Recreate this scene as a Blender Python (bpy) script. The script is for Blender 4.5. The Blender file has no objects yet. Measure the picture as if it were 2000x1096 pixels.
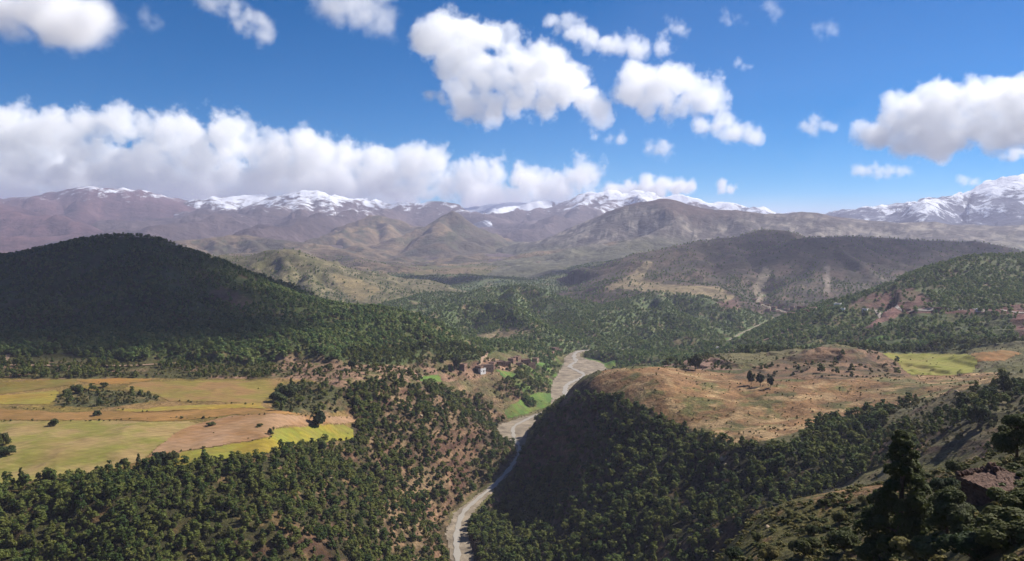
import bpy, bmesh, math, random
import numpy as np
from mathutils import Vector, Matrix

# ------------------------------------------------------------------ camera, world, sun, exposure
F_PX, CX, CY, HORIZON = 1570.0, 1000.0, 548.0, 448.0      # photo is 2000 x 1096
CAM_Z = 210.0
PITCH = math.atan((CY - HORIZON) / F_PX)                  # looking slightly down
SUN_AZ, SUN_EL = math.radians(62), math.radians(41)       # azimuth from +Y towards +X
EXPOSURE = 0.75
CLOUD_DENSITY = 0.42
HAZE_DENSITY, HAZE_COLOR = 6.0e-5, (.72, .74, 1.0, 1)
scene = bpy.context.scene
COL = scene.collection

cam_data = bpy.data.cameras.new('camera')
cam_data.sensor_width = 36.0
cam_data.lens = 36.0 * F_PX / 2000.0
cam_data.clip_start, cam_data.clip_end = 0.5, 200000.0
cam = bpy.data.objects.new('camera', cam_data)
COL.objects.link(cam)
cam.location = (0, 0, CAM_Z)
cam.rotation_euler = (math.pi / 2 - PITCH, 0, 0)
scene.camera = cam

world = bpy.data.worlds.new('World')
scene.world = world
world.use_nodes = True
wn, wl = world.node_tree.nodes, world.node_tree.links
wn.clear()
sky = wn.new('ShaderNodeTexSky')
sky.sky_type = 'NISHITA'
sky.sun_disc = False
sky.sun_elevation = SUN_EL
sky.sun_rotation = SUN_AZ
sky.altitude = 3000
sky.air_density, sky.dust_density, sky.ozone_density = 0.9, 0.0, 3.0
hsv = wn.new('ShaderNodeHueSaturation')
hsv.inputs['Saturation'].default_value = 2.3
hsv.inputs['Value'].default_value = 0.56
hsv.inputs['Hue'].default_value = 0.503
wl.new(sky.outputs['Color'], hsv.inputs['Color'])
bg = wn.new('ShaderNodeBackground')
bg.inputs['Strength'].default_value = 0.11
wl.new(hsv.outputs['Color'], bg.inputs['Color'])
wo = wn.new('ShaderNodeOutputWorld')
wl.new(bg.outputs['Background'], wo.inputs['Surface'])

sun_dir = Vector((math.sin(SUN_AZ) * math.cos(SUN_EL), math.cos(SUN_AZ) * math.cos(SUN_EL), math.sin(SUN_EL)))
sun_data = bpy.data.lights.new('sun', 'SUN')
sun_data.energy = 5.0
sun_data.angle = math.radians(0.53)
sun_data.color = (1.0, 0.95, 0.88)
sun = bpy.data.objects.new('sun', sun_data)
COL.objects.link(sun)
sun.rotation_euler = (-sun_dir).to_track_quat('-Z', 'Y').to_euler()
sun.location = (0, 0, 3000)

vs = scene.view_settings
vs.view_transform, vs.look, vs.exposure, vs.gamma = 'Standard', 'None', EXPOSURE, 1.0
vs.use_curve_mapping = False
cy = scene.cycles
cy.max_bounces, cy.diffuse_bounces, cy.glossy_bounces = 44, 3, 2
cy.transmission_bounces, cy.transparent_max_bounces, cy.volume_bounces = 2, 8, 40
cy.use_adaptive_sampling, cy.adaptive_threshold = True, 0.02
cy.use_denoising = True
try:
    cy.denoiser = 'OPENIMAGEDENOISE'
except Exception:
    pass
cy.sample_clamp_indirect = 6.0

# ------------------------------------------------------------------ numpy noise
_T = np.random.default_rng(2024).integers(0, 256, (256, 256))
_ANG = np.linspace(0, 2 * np.pi, 256, endpoint=False)
_TX, _TY = np.cos(_ANG)[_T].ravel(), np.sin(_ANG)[_T].ravel()

def perlin(x, y, seed=0):
    x, y = np.asarray(x, float), np.asarray(y, float)
    x0, y0 = np.floor(x), np.floor(y)
    fx, fy = x - x0, y - y0
    ix, iy = x0.astype(np.int32) + seed * 37, y0.astype(np.int32) + seed * 91
    r0, r1, c0, c1 = (ix & 255) << 8, ((ix + 1) & 255) << 8, iy & 255, (iy + 1) & 255
    u, v = fx * fx * fx * (fx * (fx * 6 - 15) + 10), fy * fy * fy * (fy * (fy * 6 - 15) + 10)
    def g(k, dx, dy):
        return _TX[k] * (fx - dx) + _TY[k] * (fy - dy)
    a, b, c, d = g(r0 | c0, 0, 0), g(r1 | c0, 1, 0), g(r0 | c1, 0, 1), g(r1 | c1, 1, 1)
    return (a + (b - a) * u + (c - a) * v + (a - b - c + d) * u * v) * 1.5

def fbm(x, y, wl_, octaves=5, seed=0, gain=0.5):
    s, amp, tot, f = 0.0, 1.0, 0.0, 1.0 / wl_
    for o in range(octaves):
        s = s + amp * perlin(np.asarray(x) * f + 17.3 * o, np.asarray(y) * f - 9.1 * o, seed + o)
        tot += amp
        amp *= gain
        f *= 2.03
    return s / tot

def ridged(x, y, wl_, octaves=5, seed=0, gain=0.5):
    s, amp, tot, f, w = 0.0, 1.0, 0.0, 1.0 / wl_, 1.0
    for o in range(octaves):
        n = 1.0 - np.abs(perlin(np.asarray(x) * f + 5.7 * o, np.asarray(y) * f + 3.3 * o, seed + o))
        n = n * n * w
        s = s + amp * n
        w = np.clip(n * 1.6, 0, 1)
        tot += amp
        amp *= gain
        f *= 2.05
    return s / tot

def sstep(a, b, t):
    t = np.clip((np.asarray(t, float) - a) / (b - a), 0, 1)
    return t * t * (3 - 2 * t)

# ------------------------------------------------------------------ photo pixel <-> place
CP, SP = math.cos(PITCH), math.sin(PITCH)

def ray(px, py):
    """direction with unit forward (+Y) component through a photo pixel"""
    cx, cz = (np.asarray(px, float) - CX) / F_PX, (CY - np.asarray(py, float)) / F_PX
    fy = CP + cz * SP
    fz = -SP + cz * CP
    return cx / fy, fz / fy

def at(px, py, D):
    rx, rz = ray(px, py)
    return np.array([rx * D, D, CAM_Z + rz * D])

def at_z(px, py, z):
    rx, rz = ray(px, py)
    D = (z - CAM_Z) / rz
    return np.array([rx * D, D, z])

def side(px, D, z):
    rx, _ = ray(px, 700)
    return np.array([rx * D, D, z])

def project(x, y, z):
    dz = np.asarray(z) - CAM_Z
    depth = np.maximum(y * CP - dz * SP, 1e-3)
    up = y * SP + dz * CP
    return CX + F_PX * x / depth, CY - F_PX * up / depth

# ------------------------------------------------------------------ ground heights
# what the photograph shows of the valley, as points (pixel + distance, or pixel + level)
_vis = [  # px, py, D
    # left plateau edge and wooded slope below it
    (0, 960, 398), (0, 1010, 380), (0, 1096, 352), (300, 915, 440), (300, 965, 404), (300, 1096, 362), (600, 880, 478), (600, 930, 450),
    (600, 1000, 420), (600, 1096, 392), (800, 950, 520), (750, 880, 560), (720, 820, 572), (850, 1050, 490), (700, 1050, 432),
    (880, 900, 645), (800, 850, 620), (900, 850, 700), (860, 800, 690), (740, 760, 633), (880, 775, 712), (970, 800, 785),
    (-250, 960, 380), (-250, 1096, 340),
    # spur on the other side of the gorge
    (1150, 772, 650), (1100, 776, 700), (1068, 796, 745), (1045, 822, 770), (1090, 788, 745), (1060, 930, 640), (1110, 900, 620), (1200, 850, 565), (1150, 1000, 480), (1010, 1050, 520),
    (1300, 842, 540), (1350, 950, 455), (1250, 1090, 405), (1400, 862, 482), (1300, 1000, 425), (1450, 1000, 382), (1500, 900, 432),
    (1600, 880, 440), (1700, 868, 432), (1650, 950, 362), (1750, 850, 402), (1850, 800, 405), (1950, 780, 385), (1950, 860, 305),
    (1850, 900, 330), (2000, 750, 425), (2200, 760, 400), (2200, 840, 300),
    # meadow
    (1420, 850, 500), (1300, 780, 572), (1200, 745, 645), (1500, 760, 592), (1700, 742, 605), (1900, 742, 565), (1700, 800, 522),
    (1500, 810, 540), (1350, 732, 662), (1300, 714, 800), (1390, 700, 900),
    # mound, yellow field
    (1640, 682, 765), (1560, 720, 685), (1480, 737, 662), (1700, 690, 790), (1740, 727, 690), (1830, 697, 800), (1810, 731, 700), (1960, 690, 765), (2050, 680, 780), (2200, 670, 800),
    # slope under the road
    (1800, 680, 905), (1800, 622, 1060), (1640, 606, 1160), (2000, 606, 1010), (1900, 606, 1060), (1700, 640, 1060), (1650, 652, 1085), (2200, 606, 960),
    (1550, 660, 1150), (1450, 692, 1100), (1350, 692, 1150), (1300, 702, 1150),
    # upper valley
    (1400, 660, 1450), (1500, 640, 1600), (1550, 615, 1760), (1500, 596, 2010), (1450, 580, 2150), (1300, 565, 2200), (1230, 545, 2320), (1420, 570, 2260),
    # near ridge at the right
    (1740, 1060, 101), (1500, 1096, 131), (1420, 1090, 150), (1500, 1000, 172), (1600, 972, 172), (1700, 945, 160), (1900, 1000, 80), (1900, 955, 95),
    (2000, 905, 100), (1950, 895, 122), (2150, 870, 105), (1700, 1096, 92), (1850, 1096, 66), (1620, 1040, 140),
]
_lev = [  # px, py, z
    (0, 930, 80), (0, 830, 80), (0, 745, 83), (300, 745, 83), (300, 895, 79), (500, 865, 79), (500, 760, 81), (650, 850, 77), (650, 780, 80),
    (150, 800, 81), (-200, 900, 80), (-200, 800, 83), (-300, 745, 90), (620, 720, 82), (800, 732, 72), (900, 738, 60), (940, 716, 55), (1000, 712, 40),
    (1050, 722, 24), (1055, 782, 11), (1020, 805, 10), (1080, 700, 12), (1190, 705, 10), (300, 712, 86), (0, 712, 88), (640, 700, 84),
]
_hid = [  # px, D, z: what the photo hides
    (300, 250, 16), (-100, 250, 24), (-500, 250, 40), (700, 300, 4), (1000, 380, 2), (1000, 330, 10), (1200, 300, 22), (1250, 900, 22), (1250, 1100, 12), (1350, 260, 40),
    (1700, 262, 104), (1500, 262, 78), (1900, 232, 122), (2200, 200, 140), (1000, 200, 62), (500, 150, 88), (0, 120, 105), (1000, 110, 122), (1000, 55, 168), (400, 60, 162),
    (1400, 60, 168), (1400, 100, 150), (1700, 40, 184), (1900, 30, 190), (2000, 45, 186), (1850, 50, 184), (1600, 70, 172), (-600, 80, 160), (2600, 60, 200), (2600, 150, 190),
    (1000, 2000, 4), (1000, 1600, 4), (1200, 1800, 4), (850, 1500, 8), (1100, 2600, 10), (600, 1700, 30), (800, 2300, 12), (200, 2000, 60), (-400, 1500, 95), (-800, 900, 110), (-1200, 500, 110), (-600, 3000, 60),
    (0, 4000, 40), (1000, 4000, 30), (2000, 4200, 70), (1000, 7000, 45), (0, 9000, 80), (2000, 9000, 120), (1000, 14000, 90), (-1000, 9000, 100), (3000, 9000, 160),
    (0, 25000, 160), (1000, 25000, 150), (2000, 25000, 160), (2700, 2200, 150), (2700, 1100, 150), (2300, 1700, 90), (1700, 1700, 60), (1900, 2200, 40),
    (1700, 1000, 70), (900, 1300, 22), (1300, 1500, 6),
]
_pts = [at(*p) for p in _vis] + [at_z(*p) for p in _lev] + [side(*p) for p in _hid]
for a in range(0, 360, 40):                                # the hillside the camera stands on goes on behind
    for r, z in ((60, 232), (400, 290), (3000, 420), (25000, 400)):
        t = math.radians(a)
        if math.cos(t) < -0.15:
            _pts.append(np.array([math.sin(t) * r, math.cos(t) * r, z]))
_pts += [np.array([0, 0, CAM_Z - 2.2]), np.array([-8, -4, CAM_Z - 1.6]), np.array([9, 0, CAM_Z - 3.0]), np.array([12, 14, CAM_Z - 12.0]), np.array([0, 9, CAM_Z - 8.0])]
_pts = np.array(_pts)

def _warp(x, y):
    r = np.hypot(x, y) + 1e-9
    q = np.log1p(r / 120.0)
    return q * x / r, q * y / r

def _tps_k(d2):
    return 0.5 * d2 * np.log(d2 + 1e-12)

_cx, _cy = _warp(_pts[:, 0], _pts[:, 1])
_n = len(_pts)
_K = _tps_k((_cx[:, None] - _cx) ** 2 + (_cy[:, None] - _cy) ** 2) + np.eye(_n) * 2e-4
_Pm = np.c_[np.ones(_n), _cx, _cy]
_A = np.block([[_K, _Pm], [_Pm.T, np.zeros((3, 3))]])
_w = np.linalg.solve(_A, np.r_[_pts[:, 2], 0, 0, 0])

def tps_exact(x, y):
    x, y = np.asarray(x, float).ravel(), np.asarray(y, float).ravel()
    out = np.empty(len(x))
    for i in range(0, len(x), 40000):
        ux, uy = _warp(x[i:i + 40000], y[i:i + 40000])
        d2 = (ux[:, None] - _cx) ** 2 + (uy[:, None] - _cy) ** 2
        out[i:i + 40000] = _tps_k(d2) @ _w[:_n] + _w[_n] + _w[_n + 1] * ux + _w[_n + 2] * uy
    return out

# the interpolated surface is smooth: keep it on a fine polar lattice
_LT, _LR = np.linspace(-np.pi, np.pi, 901), np.linspace(math.log(1.0), math.log(70000.0), 420)
_LZ = tps_exact(*(lambda R_, T_: (np.sin(T_) * R_, np.cos(T_) * R_))(np.exp(_LR)[:, None] + 0 * _LT[None], _LT[None] + 0 * _LR[:, None])).reshape(420, 901)

def tps(x, y):
    u = (np.arctan2(x, y) + np.pi) / (2 * np.pi) * 900
    v = np.clip((np.log(np.hypot(x, y) + 1e-9) - _LR[0]) / (_LR[1] - _LR[0]), 0, 418.999)
    i, j = np.clip(u.astype(int), 0, 899), v.astype(int)
    fu, fv = u - i, v - j
    return (_LZ[j, i] * (1 - fu) + _LZ[j, i + 1] * fu) * (1 - fv) + (_LZ[j + 1, i] * (1 - fu) + _LZ[j + 1, i + 1] * fu) * fv

# river course: px, py, level, half width of the gravel bed (m)
_riv = [(905, 1180, -1, 7.5), (902, 1096, 0, 7), (893, 1045, 0, 7.5), (905, 1005, 0.5, 6), (935, 975, 1, 4.4), (968, 946, 1.5, 3.0), (1000, 910, 2, 2.2), (1016, 880, 2.5, 3.5),
        (1006, 852, 3, 13), (1004, 834, 3.5, 16), (1045, 818, 4, 14), (1090, 800, 5, 11), (1096, 772, 6, 11), (1108, 748, 7, 20), (1138, 727, 8, 32), (1138, 710, 9, 28), (1120, 698, 10, 12),
        (1140, 685, 11, 7), (1230, 684, 12, 7)]
_upr = [(1330, 690, 13, 2.5), (1400, 684, 14, 2.5), (1430, 660, 15, 2.5), (1490, 632, 17, 3), (1540, 614, 20, 5), (1510, 602, 23, 5), (1480, 590, 27, 4), (1490, 575, 33, 3)]
RIV = np.array([np.r_[at_z(p[0], p[1], p[2]), p[3]] for p in _riv])
RIV2 = np.array([np.r_[at_z(p[0], p[1], p[2]), p[3]] for p in _upr])

def smooth_line(P, n=6):
    P = np.asarray(P, float)
    out = []
    for i in range(len(P) - 1):
        p0, p1, p2, p3 = P[max(i - 1, 0)], P[i], P[i + 1], P[min(i + 2, len(P) - 1)]
        for k in range(n):
            t = k / n
            out.append(0.5 * ((2 * p1) + (p2 - p0) * t + (2 * p0 - 5 * p1 + 4 * p2 - p3) * t * t + (3 * p1 - p0 - 3 * p2 + p3) * t ** 3))
    out.append(P[-1])
    return np.array(out)

def line_dist(x, y, P):
    """distance to polyline, and the polyline's other columns interpolated at the nearest place, and arclength"""
    best = np.full(x.shape, 1e18)
    vals = np.zeros((P.shape[1] - 2,) + x.shape)
    arc = np.zeros(x.shape)
    s0 = 0.0
    for a, b in zip(P[:-1], P[1:]):
        dx, dy = b[0] - a[0], b[1] - a[1]
        L2 = dx * dx + dy * dy + 1e-9
        t = np.clip(((x - a[0]) * dx + (y - a[1]) * dy) / L2, 0, 1)
        d = (x - a[0] - t * dx) ** 2 + (y - a[1] - t * dy) ** 2
        m = d < best
        best = np.where(m, d, best)
        for k in range(vals.shape[0]):
            vals[k] = np.where(m, a[2 + k] + t * (b[2 + k] - a[2 + k]), vals[k])
        arc = np.where(m, s0 + t * math.sqrt(L2), arc)
        s0 += math.sqrt(L2)
    return np.sqrt(best), vals, arc

RIVS, RIV2S = smooth_line(RIV, 4), smooth_line(RIV2, 4)
_ro = np.argsort(RIVS[:, 1])
_ry, _rx = RIVS[_ro, 1], RIVS[_ro, 0]

def ground_z(x, y):
    x, y = np.asarray(x, float), np.asarray(y, float)
    shp = x.shape
    x, y = x.ravel(), y.ravel()
    r = np.hypot(x, y)
    z = tps(x, y)
    # gullied, uneven slopes
    amp = np.clip(r * 0.006, 0.3, 2.6)
    flat = sstep(60, 88, z) * sstep(-80, -130, x) * sstep(415, 470, y) * sstep(900, 780, y)     # the field plateau is smooth
    n = fbm(x, y, 70, 4, 3)
    g = ridged(x + 18 * n, y, 95, 4, 11) - 0.45
    slope = 1 - 0.85 * flat
    slope = slope * (1 - .65 * sstep(1.0, .8, np.hypot((x - 190) / 260, (y - 600) / 125)))
    z = z + slope * (amp * 2.2 * n + amp * 3.4 * g * sstep(150, 350, r)) + (1 - slope) * 1.0 * fbm(x, y, 120, 3, 5)
    mid = sstep(1250, 2000, r) * sstep(5200, 3800, r)
    z = z + mid * (26 * (ridged(x + 60 * n, y, 420, 4, 61) - .62) + 8 * fbm(x, y, 150, 4, 67))
    far = sstep(2500, 6000, r)
    z = z + far * 60 * fbm(x, y, 1500, 5, 23)
    mw = sstep(1.0, .75, np.hypot((x - 290) / 165, (y - 725) / 105))
    tz = z / 3.6
    tq = np.floor(tz) + sstep(.62, .95, tz - np.floor(tz))
    z = z + mw * .85 * (tq * 3.6 - z)
    mw = sstep(1.0, .8, np.hypot((x - 190) / 240, (y - 575) / 120)) * .22      # faint old terraces on the meadow
    tz = (z + 2.0 * n) / 2.6
    tq = np.floor(tz) + sstep(.6, .95, tz - np.floor(tz))
    z = z + mw * (tq * 2.6 - z - 2.0 * n)
    # the gorge
    for RV, k0 in ((RIVS, 0), (RIV2S, 1)):
        m = (x > RV[:, 0].min() - 450) & (x < RV[:, 0].max() + 450) & (y > RV[:, 1].min() - 450) & (y < RV[:, 1].max() + 450)
        if not m.any():
            continue
        d, v, s = line_dist(x[m], y[m], RV)
        d = d + 3.5 * fbm(x[m], y[m], 30, 3, 41)
        e = np.maximum(d - v[1], 0)
        right = (x[m] > np.interp(y[m], _ry, _rx)) & (y[m] < 860) if k0 == 0 else np.zeros(m.sum(), bool)
        bank = v[0] + np.where(e > 0, 1.2 + 0.10 * np.minimum(e, 12), 0) * sstep(0, 4, e) + np.where(right, 1.5, 0.72) * np.maximum(e - np.where(right, 2, 5), 0) * (1 if k0 == 0 else 0.12)
        zz = z[m]
        k = 6.0
        sm = np.minimum(zz, bank) - k * 0.25 * np.maximum(1 - np.abs(zz - bank) / k, 0) ** 2
        floor = v[0] + 0.35 * fbm(x[m], y[m], 14, 3, 47)
        w = sstep(v[1] + 14, v[1] - 1, d)
        sm = np.where(d < v[1], floor, np.maximum(sm, floor * w + sm * (1 - w)))
        z[m] = np.where(d < v[1] + 260, sm, zz)
    return z.reshape(shp)

# ------------------------------------------------------------------ hills and mountains: each a ridge line with its flanks
def far_d(D):
    return D if D < 4000 else 4000 + (D - 4000) * .52

def ridge_pts(lst):
    return np.array([at(p[0], p[1], far_d(p[2])) for p in lst])

class Hill:
    def __init__(self, name, ridges, W, base, p=1.25, gully=0.25, glen=200, iso=0.0, seed=0, rough=0.02, cover=None, res=1.0, label=None, crest_noise=0.012, ymin=None, spur=0.55, spurs=0, rug=0.0):
        self.rug = rug
        md = np.mean([p[2] for p in ridges[0]])
        k = far_d(md) / md                                  # sizes follow the distances
        W, glen = W * k, glen * k
        self.ymin, self.spur = ymin, spur
        self.name, self.W, self.base, self.p, self.gully, self.glen, self.iso = name, W, base, p, gully, glen, iso
        self.seed, self.cover, self.res, self.label, self.cn = seed, cover, res, label, crest_noise
        self.R = [smooth_line(ridge_pts(r), 4) for r in ridges]
        self.Wk = [W] + [W * spur] * (len(ridges) - 1)
        if spurs:                                           # side ridges running down from the crest
            rg = np.random.default_rng(seed + 900)
            P = self.R[0]
            for i in np.linspace(1, len(P) - 2, spurs).astype(int):
                p = P[i]
                ang, L = rg.normal(0, .55), W * rg.uniform(.5, .9)
                drop = p[2] - base
                q = [p - np.array([0, 0, drop * .04])]
                for t in (.3, .6, 1.0):
                    q.append(np.array([p[0] + math.sin(ang) * L * t + rg.normal(0, .06) * L, p[1] - math.cos(ang) * L * t, base + drop * (1 - t * rg.uniform(.72, .92))]))
                self.R.append(smooth_line(np.array(q), 3))
                self.Wk.append(W * rg.uniform(.22, .36))
        A = np.concatenate(self.R)
        self.x0, self.x1, self.y0, self.y1 = A[:, 0].min() - W * 1.25, A[:, 0].max() + W * 1.25, A[:, 1].min() - W * 1.25, A[:, 1].max() + W * 1.25
    def height(self, x, y, g=None):
        W = self.W
        g = ground_z(x, y) if g is None else g
        near = self.y1 < 3800
        foot = g - (3 if near else 25)
        wx = x + 0.10 * W * fbm(x, y, W * 0.5, 3, self.seed + 70)
        wy = y + 0.10 * W * fbm(x, y, W * 0.5, 3, self.seed + 80)
        fine = fbm(x, y, self.glen * 0.35, 4, self.seed + 33)
        warp = 0.5 * self.glen * fbm(x, y, self.glen * 1.6, 3, self.seed + 7)
        out = np.full(x.shape, -1e9)
        top = max(P[:, 2].max() for P in self.R)
        for k, P in enumerate(self.R):
            Wk = self.Wk[k]
            m = (wx > P[:, 0].min() - Wk) & (wx < P[:, 0].max() + Wk) & (wy > P[:, 1].min() - Wk) & (wy < P[:, 1].max() + Wk)
            if not m.any():
                continue
            d, v, s = line_dist(wx[m], wy[m], P)
            rise = np.maximum(v[0] - foot[m], 0)
            q = d / Wk
            if self.ymin:
                q = q + sstep(self.ymin + 90, self.ymin, y[m] + 40 * fine[m]) * 1.2
            q = np.sqrt(q * q + 0.0012) - 0.0346
            prof = np.clip(1 - q, 0, 1) ** self.p
            gl = 1 - ridged(s + warp[m], d * 0.28 + 400 * k, self.glen, 4, self.seed + 21)
            win = sstep(0.0, 0.25, q) * sstep(1.0, 0.75, q)
            h = foot[m] + rise * (prof - self.gully * gl * win * (0.35 + 0.65 * prof) + self.cn * fine[m] * (0.6 + 2.4 * win))
            out[m] = np.maximum(out[m], np.where(q >= 1, foot[m] - 2, h))
        if self.rug:
            rel = np.clip((out - foot) / (top - self.base), 0, 1)
            rn = ridged(x + warp, y, self.glen * 1.1, 6, self.seed + 91, .5)
            out = out + (top - self.base) * self.rug * (rn - .47) * sstep(0.0, .25, rel)
        out = np.maximum(out, foot - 2)
        if near:                                            # keeps off the river beds
            for RV in (RIVS, RIV2S):
                d, v, s = line_dist(x, y, RV)
                out = np.minimum(out, np.maximum(v[0] - 4 + 0.55 * np.maximum(d - v[1] - 4, 0), foot))
        return out

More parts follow.
